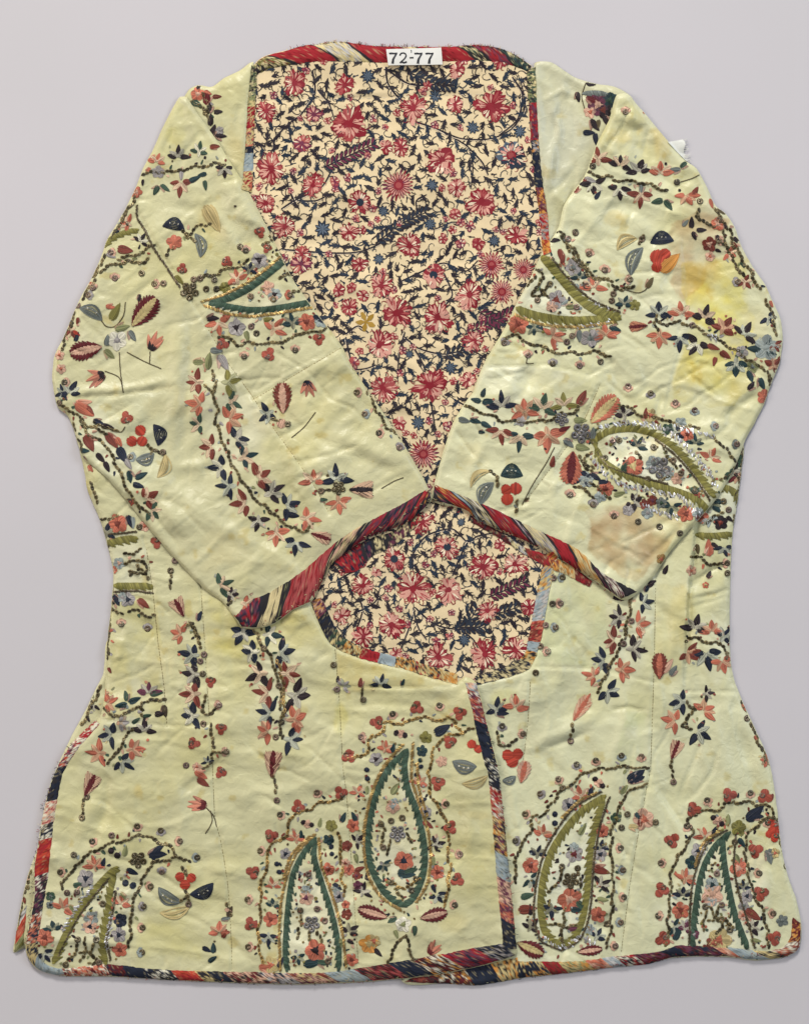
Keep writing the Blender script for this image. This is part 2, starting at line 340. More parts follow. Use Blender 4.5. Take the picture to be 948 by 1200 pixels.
panel('LF', 'front_panel', [(170, 540), (110, 520), (94, 524), (98, 548), (103, 576), (112, 597), (119, 614), (124, 632), (129, 652), (133, 672), (131, 700), (128, 730), (125, 760), (124, 790), (122, 820), (117, 841), (100, 856), (84, 872), (62, 912), (52, 947), (45, 987), (40, 1020), (40, 1050), (35, 1080), (30, 1106), (33, 1123), (45, 1137), (70, 1144), (125, 1145), (200, 1149), (237, 1151), (312, 1154), (370, 1154), (430, 1151), (474, 1147), (520, 1141), (561, 1133), (596, 1124), (605, 1118), (605, 1108), (604, 1090), (599, 1050), (594, 1000), (589, 950), (584, 900), (577, 872), (568, 838), (559, 802), (546, 793), (534, 800), (504, 793), (474, 783), (444, 776), (412, 767), (387, 753), (373, 728), (364, 705), (345, 660), (250, 600)],
      4.6, 6, SILK_L, M_SILK, seed=61, ang=5,
      folds=[('e', -1.0, 1.7, (235, 681), (240, 752), (244, 819), (248, 870), (252, 958), (259, 987), (267, 1037), (271, 1100), (272, 1138)),
             ('e', -.9, 1.7, (393, 762), (398, 825), (402, 900), (406, 930), (414, 1040), (418, 1100), (420, 1132)), ('e', -.8, 1.6, (396, 805), (474, 806), (529, 805)),
             ('e', -1.1, 1.7, (168, 630), (172, 645), (180, 700), (185, 750), (192, 800), (196, 850)), ('e', -.9, 1.7, (118, 843), (160, 848), (196, 851), (243, 850)), ('s', 1.8, 8, (196, 850), (185, 750), (172, 640)),
             ('f', -1.4, 4, (133, 760), (142, 780), (150, 740)), ('f', 1.6, 6, (140, 700), (150, 740), (137, 790)), ('f', 2.0, 9, (118, 930), (98, 965), (84, 1010)), ('f', -1.6, 6, (130, 900), (125, 950), (105, 1000)),
             ('f', 1.4, 6, (265, 720), (320, 712), (360, 722)), ('f', -1.2, 4, (250, 735), (300, 742), (345, 738)), ('f', 1.0, 5, (255, 770), (330, 762), (385, 775)), ('f', 1.0, 4, (250, 790), (290, 785), (330, 795)),
             ('f', 1.3, 6, (420, 800), (470, 795), (530, 815)), ('f', -1.0, 4, (410, 830), (450, 824), (500, 830)), ('f', 1.1, 9, (330, 880), (330, 960), (300, 1010)),
             ('f', -1.2, 6, (225, 1045), (262, 1060), (268, 1110)), ('f', 1.4, 7, (200, 900), (215, 960), (205, 1020)), ('f', -1.0, 5, (455, 850), (465, 840), (520, 838)), ('f', 1.2, 7, (540, 900), (550, 980), (560, 1060))],
      pieces=[([(125, 700), (182, 700), (195, 848), (120, 838)], (210, 200, 140)), ([(245, 700), (365, 706), (392, 760), (244, 760)], (216, 206, 146)), ([(396, 768), (540, 800), (530, 806), (396, 806)], (214, 200, 140))],
      stains=[(472, 985, 38, 78, 4, (236, 230, 196), .8), (365, 1075, 44, 74, 0, (236, 230, 196), .8), (105, 1080, 66, 66, 20, (236, 230, 196), .55), (322, 800, 30, 80, 0, (236, 230, 196), .4), (235, 790, 26, 90, 0, (236, 230, 196), .35), (145, 820, 34, 40, 20, (236, 230, 196), .5), (150, 660, 26, 40, 0, (236, 230, 196), .6), (300, 726, 60, 10, 4, YEL, .35), (270, 762, 22, 14, 0, YEL, .45), (420, 800, 26, 12, 15, OCH, .4), (400, 845, 9, 28, 0, YEL, .5), (163, 928, 6, 9, 0, OCH, .8), (195, 1100, 45, 28, 10, YEL, .35),
              (515, 840, 14, 30, 0, OCH, .3), (560, 955, 22, 8, 0, OCH, .5), (440, 985, 20, 10, 0, OCH, .3), (190, 770, 20, 30, 0, OCH, .25), (530, 1080, 30, 14, 0, OCH, .25)])
panel('RS', 'sleeve', [(722, 112), (735, 110), (746, 122), (757, 134), (770, 150), (784, 166), (795, 180), (806, 190), (816, 197), (830, 222), (838, 240), (850, 250), (861, 266), (869, 288), (881, 311), (895, 331), (904, 350), (915, 376), (917, 400), (914, 424), (904, 448), (896, 472), (884, 496), (874, 514), (862, 545), (846, 574), (833, 592), (813, 614), (786, 645), (764, 677), (747, 695), (735, 703), (726, 702), (695, 679), (667, 662), (644, 648), (604, 629), (561, 611), (544, 597), (507, 587), (509, 566), (521, 525), (531, 495), (545, 472), (554, 460), (569, 422), (591, 385), (603, 360), (623, 322), (634, 298), (654, 267), (661, 240), (685, 205), (700, 166), (714, 139)],
      5.5, 6.5, (210, 207, 166), M_SILK, seed=71, ang=20, wr=1.15,
      folds=[('f', 1.8, 7, (618, 418), (605, 440), (585, 470)), ('f', -1.5, 6, (632, 425), (618, 455), (600, 470)), ('f', 1.8, 6, (568, 515), (556, 545), (548, 570)), ('e', -.9, 1.7, (702, 452), (680, 500), (640, 555), (612, 592)),
             ('e', -.8, 1.8, (560, 432), (640, 428), (690, 440), (720, 425)), ('f', 2.0, 9, (700, 130), (740, 140), (772, 165)), ('f', -2.0, 6, (722, 165), (735, 150), (760, 155)), ('f', 1.6, 6, (770, 150), (775, 180), (768, 200)),
             ('f', 1.5, 7, (715, 260), (745, 255), (760, 270)), ('f', -1.2, 5, (700, 250), (730, 240), (770, 265)), ('e', -.7, 1.8, (800, 285), (806, 350), (795, 390)), ('e', -.7, 1.8, (797, 410), (788, 440), (780, 480)),
             ('f', 1.7, 8, (845, 480), (870, 460), (895, 440)), ('f', -1.4, 4, (850, 490), (868, 475), (890, 460)), ('f', 2.0, 8, (765, 640), (790, 620), (812, 600)), ('f', -1.3, 4, (742, 670), (775, 640), (800, 612)),
             ('f', 1.3, 5, (640, 380), (625, 400), (610, 425)), ('f', 1.4, 9, (700, 300), (690, 260), (705, 210)), ('f', 1.2, 6, (640, 580), (660, 560), (690, 560)), ('f', -1.0, 3, (785, 260), (765, 285), (740, 275))],
      pieces=[([(690, 600), (735, 588), (800, 612), (770, 655), (745, 682), (690, 650)], (194, 172, 120)), ([(786, 262), (822, 246), (850, 258), (838, 320), (800, 352), (788, 330)], (200, 178, 130)), ([(798, 310), (840, 300), (888, 372), (872, 420), (806, 372)], (220, 206, 116)), ([(800, 400), (850, 405), (885, 440), (860, 478), (786, 470)], (212, 198, 130)), ([(694, 120), (740, 118), (775, 160), (770, 195), (705, 190)], (208, 198, 140)), ([(560, 425), (700, 440), (640, 470), (556, 462)], (222, 216, 176))],
      stains=[(768, 545, 74, 44, 25, (236, 230, 196), .75), (655, 350, 64, 34, 10, (236, 230, 196), .6), (620, 490, 80, 22, 5, (236, 230, 196), .4), (800, 380, 80, 22, 15, (236, 230, 196), .4), (845, 340, 38, 40, 30, YEL, .75), (815, 318, 26, 40, 0, BRN, .6), (850, 300, 34, 36, 20, BRN, .35), (835, 435, 40, 30, 20, YEL, .6), (815, 405, 18, 24, 0, YEL, .5), (735, 632, 48, 36, 35, BRN, .85), (710, 610, 26, 20, 0, BRN, .6), (770, 590, 26, 14, 0, BRN, .4),
              (725, 160, 14, 10, 0, OCH, .5), (776, 165, 10, 26, 0, OCH, .7), (720, 255, 14, 10, 0, OCH, .5), (880, 395, 26, 40, 0, BRN, .3), (552, 535, 18, 20, 0, OCH, .3), (825, 255, 26, 30, 30, BRN, .5), (745, 645, 14, 14, 0, (176, 150, 108), .3)])
panel('LS', 'sleeve', [(219, 114), (232, 133), (255, 165), (270, 190), (287, 216), (310, 260), (325, 290), (345, 330), (370, 365), (400, 405), (413, 430), (440, 470), (470, 515), (490, 550), (502, 572), (506, 586), (478, 612), (430, 631), (389, 660), (378, 681), (366, 704), (345, 714), (322, 731), (303, 736), (284, 735), (276, 724), (262, 706), (240, 690), (215, 665), (190, 637), (170, 613), (157, 597), (143, 579), (128, 562), (112, 548), (98, 536), (92, 522), (86, 502), (79, 487), (68, 478), (64, 462), (61, 442), (64, 416), (73, 398), (83, 374), (93, 351), (105, 330), (118, 302), (126, 280), (144, 250), (158, 222), (170, 192), (179, 176), (190, 150), (205, 122), (211, 113)],
      5.5, 6.5, (202, 197, 154), M_SILK, seed=81, ang=-35, wr=.95,
      folds=[('e', -1.1, 1.8, (150, 226), (166, 255), (188, 295), (208, 325), (240, 378), (264, 420), (295, 463), (318, 498), (345, 535), (372, 575), (386, 602)), ('s', 2.2, 9, (208, 325), (188, 295), (166, 255), (150, 226)),
             ('e', -.9, 1.7, (297, 468), (350, 437), (405, 405)), ('e', -.7, 1.7, (300, 458), (345, 432), (380, 415)), ('f', -1.3, 2.6, (78, 466), (140, 463), (205, 452)), ('f', 1.6, 5, (80, 460), (140, 456), (205, 446)),
             ('f', 1.9, 9, (212, 350), (208, 440), (198, 560)), ('f', -1.4, 6, (225, 360), (222, 440), (212, 540)), ('f', -1.0, 2.4, (322, 515), (352, 500), (372, 484)), ('f', 1.6, 9, (380, 505), (420, 520), (470, 542)), ('f', -1.4, 7, (385, 518), (430, 540), (462, 552)),
             ('f', 1.6, 8, (150, 560), (190, 590), (230, 640)), ('f', 1.4, 8, (280, 620), (300, 650), (280, 690)), ('f', 1.4, 6, (240, 240), (262, 262), (282, 300)), ('f', -1.5, 6, (195, 240), (230, 246), (255, 236)),
             ('f', 1.2, 5, (270, 390), (300, 400), (320, 430)), ('f', -1.1, 3, (420, 585), (446, 570), (470, 556)), ('f', 1.5, 7, (190, 545), (235, 545), (262, 530)), ('f', -1.2, 4, (192, 320), (170, 338), (150, 352)), ('f', 1.0, 6, (200, 140), (215, 170), (200, 190)), ('e', -1.3, 1.6, (150, 580), (165, 604))],
      pieces=[([(297, 466), (405, 406), (440, 470), (500, 570), (386, 604), (345, 536)], (220, 212, 160)), ([(170, 195), (205, 120), (232, 134), (262, 178), (190, 190)], (214, 206, 150)), ([(85, 470), (205, 456), (196, 560), (110, 590)], (210, 206, 162))],
      stains=[(300, 355, 72, 30, -10, (236, 230, 196), .6), (280, 510, 34, 110, -22, (236, 230, 196), .45), (135, 400, 44, 26, 0, (236, 230, 196), .35), (120, 520, 60, 24, 55, (236, 230, 196), .45), (345, 290, 30, 40, 0, (236, 230, 196), .3), (250, 265, 12, 28, -35, OCH, .5), (205, 160, 14, 12, 0, YEL, .35), (262, 640, 30, 30, 0, OCH, .25), (195, 470, 30, 24, 0, OCH, .25), (330, 480, 40, 20, -30, OCH, .25)])

# ------------------------------------------------------------------ stitches
class MB:
    def __init__(s): s.V = []; s.F = []; s.C = []; s.n = 0
    def add(s, V, F, C):
        V = np.asarray(V, float); C = np.asarray(C, float)
        if C.ndim == 1: C = np.tile(C, (len(V), 1))
        s.V.append(V); s.F.append(np.asarray(F) + s.n); s.C.append(C); s.n += len(V)
    def build(s, name, mat, key, parent=None, dz=0.0, Hf=None):
        if not s.n: return None
        V = np.concatenate(s.V); F = np.concatenate(s.F); C = np.concatenate(s.C)
        if Hf is None:
            F = F[(sample(PANEL_D[key], V[:, 0], V[:, 1]) > .2)[F].all(1)]
            if not len(F): return None
        z = sample(PANEL_H[key] if Hf is None else Hf, V[:, 0], V[:, 1]) + V[:, 2] + dz
        W = np.c_[wx(V[:, 0]), wy(V[:, 1]), z * S]
        return mesh_obj(name, W, F, C, mat, PANEL_OBJ[key] if parent is None else parent)
def jit(c, a=.16): return np.clip(c * (1 + random.uniform(-a, a)) + random.uniform(-.008, .008), 0, 1)

def strand(mb, P, w, col, bump=.2):
    """a thread: ribbon with a raised middle along P (x, y, dz)"""
    P = np.asarray(P, float); n = len(P)
    T = np.gradient(P[:, :2], axis=0); T /= (np.linalg.norm(T, axis=1)[:, None] + 1e-9)
    Nn = np.stack([-T[:, 1], T[:, 0]], 1) * w * .5
    a = np.c_[P[:, :2] + Nn, P[:, 2]]; m = np.c_[P[:, :2], P[:, 2] + bump]; c = np.c_[P[:, :2] - Nn, P[:, 2]]
    V = np.concatenate([a, m, c]); i = np.arange(n - 1)
    F = np.concatenate([np.c_[i, i + 1, n + i + 1], np.c_[i, n + i + 1, n + i], np.c_[n + i, n + i + 1, 2 * n + i + 1], np.c_[n + i, 2 * n + i + 1, 2 * n + i]])
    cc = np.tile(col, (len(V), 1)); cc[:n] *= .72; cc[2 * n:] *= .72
    mb.add(V, F, cc)

def leaf(mb, x, y, L, ang, w, col, col2=None, h=.8, p=.85):
    a = math.radians(ang); ca, sa = math.cos(a), math.sin(a)
    n = max(3, int(w / .8)); t = np.linspace(0, 1, 6); bend = random.uniform(-.12, .12); wob = random.uniform(1.0, 1.3)
    for i in range(n):
        u = -1 + (2 * i + 1) / n + random.uniform(-.3, .3) / n
        t0, t1 = random.uniform(0, .10), 1 - random.uniform(0, .05) - .10 * abs(u)
        tt = t0 + (t1 - t0) * t
        pr = np.clip(tt, 0, 1) ** .5 * (1 - np.clip(tt, 0, 1)) ** 1.1 / .375 if p < 1 else np.sin(np.pi * np.clip(tt, 0, 1) ** p) ** .75
        lx = tt * L; ly = u * w * .5 * pr * wob + bend * L * tt * tt + random.uniform(-.12, .12)
        dz = .3 + h * .7 * (1 - u * u) * pr + random.uniform(0, .22)
        c = col if col2 is None or abs(u) > .45 else col2
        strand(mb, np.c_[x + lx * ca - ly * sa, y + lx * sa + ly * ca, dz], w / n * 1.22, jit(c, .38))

def disc(mb, x, y, r, col, ang=None, h=.8):
    a = random.uniform(0, 3.14) if ang is None else ang; ca, sa = math.cos(a), math.sin(a)
    n = max(3, int(2 * r / 1.0)); t = np.linspace(-1, 1, 5)
    for i in range(n):
        u = -1 + (2 * i + 1) / n; c = math.sqrt(max(0.02, 1 - u * u)) * r * random.uniform(.9, 1.08)
        lx = t * c; ly = u * r
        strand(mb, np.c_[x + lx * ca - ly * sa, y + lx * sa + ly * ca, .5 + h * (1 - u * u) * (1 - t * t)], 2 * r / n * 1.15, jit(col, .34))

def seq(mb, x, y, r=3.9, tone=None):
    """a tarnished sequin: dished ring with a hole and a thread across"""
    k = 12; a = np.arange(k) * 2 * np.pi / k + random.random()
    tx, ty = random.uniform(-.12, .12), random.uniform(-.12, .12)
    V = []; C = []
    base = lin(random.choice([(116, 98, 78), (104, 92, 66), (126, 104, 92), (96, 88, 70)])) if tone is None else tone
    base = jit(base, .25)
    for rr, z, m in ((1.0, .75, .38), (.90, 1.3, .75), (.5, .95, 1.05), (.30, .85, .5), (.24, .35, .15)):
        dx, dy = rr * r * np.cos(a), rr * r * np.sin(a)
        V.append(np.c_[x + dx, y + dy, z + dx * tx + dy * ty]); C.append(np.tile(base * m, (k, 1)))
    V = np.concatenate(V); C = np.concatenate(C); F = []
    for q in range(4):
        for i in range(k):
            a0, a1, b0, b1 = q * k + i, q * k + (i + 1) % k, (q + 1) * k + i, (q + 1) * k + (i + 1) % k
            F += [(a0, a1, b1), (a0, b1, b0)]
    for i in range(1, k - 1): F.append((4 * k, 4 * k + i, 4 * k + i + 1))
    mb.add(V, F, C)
    an = random.uniform(0, 6.28)
    strand(mb, [(x, y, 1.0), (x + math.cos(an) * r * .6, y + math.sin(an) * r * .6, 1.5), (x + math.cos(an) * r * 1.02, y + math.sin(an) * r * 1.02, .9)], .7, lin((190, 176, 140)) * .8)

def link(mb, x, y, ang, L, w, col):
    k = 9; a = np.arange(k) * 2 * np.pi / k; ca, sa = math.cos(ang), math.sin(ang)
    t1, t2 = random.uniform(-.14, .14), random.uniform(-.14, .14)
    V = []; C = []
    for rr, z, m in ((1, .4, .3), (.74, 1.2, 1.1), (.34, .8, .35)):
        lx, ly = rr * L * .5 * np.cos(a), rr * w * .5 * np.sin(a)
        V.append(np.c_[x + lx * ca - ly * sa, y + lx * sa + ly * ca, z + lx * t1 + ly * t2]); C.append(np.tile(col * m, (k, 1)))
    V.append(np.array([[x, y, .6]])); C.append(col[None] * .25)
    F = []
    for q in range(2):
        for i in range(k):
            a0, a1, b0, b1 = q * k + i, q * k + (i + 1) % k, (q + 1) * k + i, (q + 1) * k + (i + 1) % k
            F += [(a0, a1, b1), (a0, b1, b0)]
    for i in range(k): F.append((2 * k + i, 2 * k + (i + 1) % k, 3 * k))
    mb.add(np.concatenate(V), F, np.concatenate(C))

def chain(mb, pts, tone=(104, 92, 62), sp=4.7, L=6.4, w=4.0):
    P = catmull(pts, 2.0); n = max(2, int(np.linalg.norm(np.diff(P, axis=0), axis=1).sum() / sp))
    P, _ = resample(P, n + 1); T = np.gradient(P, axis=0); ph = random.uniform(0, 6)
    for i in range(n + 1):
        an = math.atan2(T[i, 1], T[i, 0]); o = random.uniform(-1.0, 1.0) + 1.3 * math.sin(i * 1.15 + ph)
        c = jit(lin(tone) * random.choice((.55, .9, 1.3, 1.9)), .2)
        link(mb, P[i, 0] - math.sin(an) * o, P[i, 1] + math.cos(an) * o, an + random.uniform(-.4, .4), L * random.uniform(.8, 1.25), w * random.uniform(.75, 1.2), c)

def cord(mb, pts, tone, w=2.6, spark=.16, spread=.4, skip=0):
    """couched metal thread: oblique little facets, a few of them bright"""
    P = catmull(pts, 2.0); n = max(2, int(np.linalg.norm(np.diff(P, axis=0), axis=1).sum() / 1.35))
    P, _ = resample(P, n + 1); T = np.gradient(P, axis=0)
    for i in range(n + 1):
        an = math.atan2(T[i, 1], T[i, 0]) + .9 + random.uniform(-.3, .3); d = w * .55 * random.uniform(.8, 1.25)
        c = jit(lin(tone), .3)
        if random.random() < spark: c = np.minimum(c * 2.6, .95)  # sparkle painted into the colour of a few facets
        if random.random() < skip: continue
        ox, oy = random.uniform(-spread, spread), random.uniform(-spread, spread)
        x, y = P[i, 0] + ox, P[i, 1] + oy
        strand(mb, [(x - math.cos(an) * d, y - math.sin(an) * d, .5 + random.uniform(0, .4)), (x, y, 1.1), (x + math.cos(an) * d, y + math.sin(an) * d, .5 + random.uniform(0, .4))], 1.5, c, .35)

def stemline(mb, pts, col, w=1.1):
    P = catmull(pts, 2.0); n = max(2, int(np.linalg.norm(np.diff(P, axis=0), axis=1).sum() / 2.6)); P, _ = resample(P, n + 1)
    for i in range(n):
        a, b_ = P[i], P[i + 1] + (P[i + 1] - P[i]) * .35
        m_ = (a + b_) / 2
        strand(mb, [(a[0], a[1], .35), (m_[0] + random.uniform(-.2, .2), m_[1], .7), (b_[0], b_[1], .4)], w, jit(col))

def band(mb, pts, w, col, jag=1.0, slant=.45, side=1):
    P = catmull(pts, 2.0); n = max(2, int(np.linalg.norm(np.diff(P, axis=0), axis=1).sum() / 1.0)); P, _ = resample(P, n + 1)
    T = np.gradient(P, axis=0); T /= np.linalg.norm(T, axis=1)[:, None]; Nn = np.stack([-T[:, 1], T[:, 0]], 1)
    ends = np.minimum(np.arange(n + 1), np.arange(n + 1)[::-1])
    for i in range(n + 1):
        f = min(1, .45 + ends[i] / 10.0)
        tooth = ((i % 9) / 9.0)
        hi = w * .37 * f * (1 + jag * 1.0 * (tooth - .35)) * random.uniform(.9, 1.1); lo = -w * .36 * f * random.uniform(.94, 1.04)
        if side < 0: lo, hi = -hi, -lo
        q = np.linspace(0, 1, 5); off = lo + (hi - lo) * q
        sl = slant * (off if side > 0 else -off)
        X = P[i] + Nn[i] * off[:, None] + T[i] * sl[:, None]
        c = jit(col * (1.35 if (i // 3) % 3 == 0 else 1.0), .3)
        strand(mb, np.c_[X, .35 + .7 * np.sin(np.pi * q)], 1.35, c)

def curved(mb, x0, y0, x1, y1, bulge, w, col, style):
    A = np.array([x0, y0]); B_ = np.array([x1, y1]); D = B_ - A; L = np.linalg.norm(D); Nn = np.array([-D[1], D[0]]) / L
    t = np.linspace(0, 1, 9); mid = A + t[:, None] * D
    n = max(4, int(w / .95))
    arc = np.sin(np.pi * t) ** .8
    for i in range(n):
        u = (i + .5) / n
        if style == 'comb' and (i % 3 == 1) and u > .3: continue
        if style == 'plain' and random.random() < .4: continue
        off = (bulge * L * (.15 + .85 * u)) * arc + (u - .5) * w * arc * .9 * np.sign(bulge)
        P = mid + Nn * off[:, None]
        strand(mb, np.c_[P, .5 + .9 * arc * (1 - (2 * u - 1) ** 2)], w / n * 1.35, jit(col, .35))
    if style in ('dots', 'comb'):
        for q in (.3, .5, .68):
            off = (bulge * L * .62) * math.sin(math.pi * q) ** .8
            p = A + q * D + Nn * off
            disc(mb, p[0], p[1], w * .13, PAL['w'] * .9, h=1.4)

def serrate(mb, x0, y0, x1, y1, w, col, core):
    A = np.array([x0, y0]); B_ = np.array([x1, y1]); D = B_ - A; L = np.linalg.norm(D); T = D / L; Nn = np.array([-T[1], T[0]])
    n = int(L / .95)
    for sgn in (-1, 1):
        for i in range(n):
            t = (i + .5) / n
            pr = math.sin(math.pi * min(1, t ** .8 * .96)) ** .7
            tooth = ((i % 5) / 5.0)
            ww = w * .5 * pr * (.78 + .42 * tooth)
            s0 = A + T * t * L * .93
            fwd = .75 * ww
            for (f0, f1, cc) in ((0, .5, core), (.42, 1.0, col)):
                a = s0 + Nn * sgn * ww * f0 + T * fwd * f0; b_ = s0 + Nn * sgn * ww * f1 + T * fwd * f1; m_ = (a + b_) / 2
                strand(mb, [(a[0], a[1], .6), (m_[0], m_[1], 1.2), (b_[0], b_[1], .5)], 1.5, jit(cc, .2))

def plume(mb, x0, y0, x1, y1, w, col, rib):
    A = np.array([x0, y0]); B_ = np.array([x1, y1]); D = B_ - A; L = np.linalg.norm(D); T = D / L; Nn = np.array([-T[1], T[0]])
    n = int(L / .5)
    for sgn in (-1, 1):
        for i in range(n):
            t = (i + random.random()) / n
            pr = math.sin(math.pi * min(1, .08 + .9 * t)) ** .7
            ww = w * .5 * pr * random.uniform(.75, 1.15)
            s0 = A + T * t * L * .72
            ww *= 1.15 - .65 * t
            e = s0 + Nn * sgn * ww + T * ww * 1.5
            m_ = (s0 + e) / 2 + T * -.15 * ww
            dark = random.random() < .18
            strand(mb, [(s0[0], s0[1], .5), (m_[0], m_[1], .9), (e[0], e[1], .35)], .6, jit(rib if dark else col * .8 + PAL['C'] * .2, .25))
    for i in range(int(L / 1.1)):
        t = i / (L / 1.1); s0 = A + T * t * L * .8
        for sgn in (-1, 1):
            ww = w * .17 * math.sin(math.pi * min(1, .15 + .8 * t)) * random.uniform(.5, 1.1)
            e = s0 + Nn * sgn * ww + T * ww * 1.4; m_ = (s0 + e) / 2
            strand(mb, [(s0[0], s0[1], .9), (m_[0], m_[1], 1.3), (e[0], e[1], .9)], 1.1, jit(rib, .25))

NAMES = dict(T='flower_sprig', l='leaf', h='sequin_bud', s='sequin', b='berry', f='rosette', c='chain_stem', C='chain_stem', z='metal_cord', Z='metal_cord',
             B='paisley_band', F='plume', M='serrated_leaf', W='curved_leaf', U='tulip', d='berry', t='stem_line', q='sequin_rosette', Q='sequin_rosette')
def pts_of(a, X, Y):
    v = [float(q) for q in a]; return [(X(v[i]), Y(v[i + 1])) for i in range(0, len(v), 2)]

def motifs(key, ox, oy, f, text):
    X = lambda v: ox + float(v) / f
    Y = lambda v: oy + float(v) / f
    for item in text.replace('\n', ';').split(';'):
        a = item.split()
        if not a: continue
        k = a[0]; mb = MB(); mat = M_THREAD
        if k == 'T':
            x, y, r, an = X(a[1]), Y(a[2]), float(a[3]) / f * 1.1, float(a[4]); d, l = PAL[a[5]], PAL[a[6]] * .6 + lin((206, 200, 160)) * .4
            an += random.uniform(-14, 14)
            for q in range(random.choice((1, 2, 2, 3))):
                qa = random.uniform(0, 6.28); qd = r * random.uniform(.55, 1.0)
                if random.random() < .6: leaf(mb, x + qd * math.cos(qa), y + qd * math.sin(qa), random.uniform(3.2, 5.5), math.degrees(qa) + random.uniform(-60, 60), random.uniform(1.8, 2.6), PAL[random.choice('ppvbcyG')] * .75 + lin((206, 200, 160)) * .25, h=.2)
                else: disc(mb, x + qd * math.cos(qa), y + qd * math.sin(qa), random.uniform(1.1, 1.7), PAL[random.choice('ckrpe')], h=.2)
            for q in (-48, 48): leaf(mb, x, y, r * random.uniform(.8, .95), an + q + random.uniform(-5, 5), r * .40, l, h=.4)
            if random.random() < .4: leaf(mb, x, y, r * .5, an + 180, r * .3, l, h=.3)
            for q in (-92, 0, 92):
                rr = r * random.uniform(.78, 1.12); aa = an + q + random.uniform(-16, 16)
                leaf(mb, x + rr * .14 * math.cos(math.radians(aa)), y + rr * .14 * math.sin(math.radians(aa)), rr * .9, aa, r * random.uniform(.34, .46), d, h=.6)
        elif k == 'l':
            L = float(a[3]) / f; leaf(mb, X(a[1]), Y(a[2]), L, float(a[4]), max(2.6, L * .42), PAL[a[5]])
            if random.random() < .5: leaf(mb, X(a[1]), Y(a[2]), L * .75, float(a[4]) + random.choice((-30, 30)), max(2, L * .25), PAL[a[5]] * .4 + PAL['p'] * .6, h=.3)
        elif k == 's': mat = M_GILT; seq(mb, X(a[1]), Y(a[2]))
        elif k == 'h':
            x, y, an, cl = X(a[1]), Y(a[2]), math.radians(float(a[3])), PAL[a[4]]
            for q in (-.95, 0, .95): disc(mb, x + 3.6 * math.cos(an + q), y + 3.6 * math.sin(an + q), 2.9, cl, h=.3)
            mb.build('sequin_bud', M_THREAD, key)
            mb = MB(); mat = M_GILT; seq(mb, x, y, 3.8); k = 's'
        elif k == 'b':
            x, y, r, cl = X(a[1]), Y(a[2]), max(4.6, float(a[3]) / f * .62), lin((160, 80, 64)) if a[4] == 'r' else PAL[a[4]]
            a0 = random.uniform(0, 6.28)
            for q in range(3): disc(mb, x + r * .62 * math.cos(a0 + q * 2.09), y + r * .62 * math.sin(a0 + q * 2.09), r * .62, jit(cl, .12), h=.6)
            mb.build('berry', M_THREAD, key)
            mb = MB(); mat = M_GILT; seq(mb, x + r * .5 * math.cos(a0 + 1), y + r * .5 * math.sin(a0 + 1), 3.4); k = 's'
        elif k == 'd': disc(mb, X(a[1]), Y(a[2]), max(2.4, float(a[3]) / f), PAL[a[4]])
        elif k == 'f':
            x, y, r, cl, cc = X(a[1]), Y(a[2]), float(a[3]) / f, PAL[a[4]], PAL[a[5]]
            a0 = random.uniform(0, 360); n = 5
            for q in range(n): leaf(mb, x, y, r * random.uniform(.95, 1.1), a0 + q * 72 + random.uniform(-8, 8), r * .78, jit(cl, .2), h=.5, p=1.15)
            disc(mb, x, y, max(1.5, r * .30), cc, h=1.3)
            for q in range(3): leaf(mb, x, y, r * .6, a0 + q * 120, r * .22, cc, h=1.1)
        elif k in 'cC': mat = M_GILT; chain(mb, pts_of(a[1:], X, Y), tone=(106, 94, 62) if k == 'c' else (150, 122, 70)); k = 'c'
        if k == 'c' and a[0] in 'cC':
            cp = pts_of(a[1:], X, Y)
            if len(cp) > 3:
                Pq = catmull(cp, 1.0); Tq = np.gradient(Pq, axis=0); fb = MB()
                for q in range(4, len(Pq) - 3, 7):
                    if random.random() < .5:
                        sg = random.choice((-1, 1)); an = math.atan2(Tq[q, 1], Tq[q, 0]) + sg * random.uniform(.5, 1.3); of = sg * random.uniform(2.6, 4.5)
                        leaf(fb, Pq[q, 0] - Tq[q, 1] * of, Pq[q, 1] + Tq[q, 0] * of, random.uniform(4, 6.5), math.degrees(an), random.uniform(2, 3), PAL[random.choice('ckrngpvbGp')], h=.3)
                ob = fb.build('filling_stitches', M_THREAD, key)
                if ob: ob['kind'] = 'stuff'
        if k == 'z' and a[0] == 'z': mat = M_GILT; cord(mb, pts_of(a[1:], X, Y), (164, 134, 80), 3.4)
        elif k == 'e': mat = M_GILT; cord(mb, pts_of(a[1:], X, Y), (92, 80, 58), 2.6, .05); k = 'z'
        elif k == 'Z': mat = M_GILT; cord(mb, pts_of(a[1:], X, Y), (186, 182, 180), 3.4, .35, 2.6, .25)
        elif k == 't': stemline(mb, pts_of(a[1:], X, Y), PAL['e'] * .9)
        elif k == 'B':
            side = int(a[1]); band(mb, pts_of(a[4:], X, Y), float(a[2]) / f, PAL[a[3]], side=side)
        elif k == 'W':
            w = float(a[6]) / f; cl = a[7]
            curved(mb, X(a[1]), Y(a[2]), X(a[3]), Y(a[4]), float(a[5]), w, PAL[cl], 'dots' if cl in 'nt' else ('comb' if cl == 's' else 'plain'))
            if cl == 'y':
                mx_, my_ = (X(a[1]) + X(a[3])) / 2, (Y(a[2]) + Y(a[4])) / 2
        elif k == 'M': serrate(mb, X(a[1]), Y(a[2]), X(a[3]), Y(a[4]), float(a[5]) / f, PAL[a[6]], PAL[a[7]])
        elif k == 'F': plume(mb, X(a[1]), Y(a[2]), X(a[3]), Y(a[4]), float(a[5]) / f, PAL[a[6]], PAL[a[7]])
        elif k == 'U':
            x, y, an, L = X(a[1]), Y(a[2]), float(a[3]), float(a[4]) / f
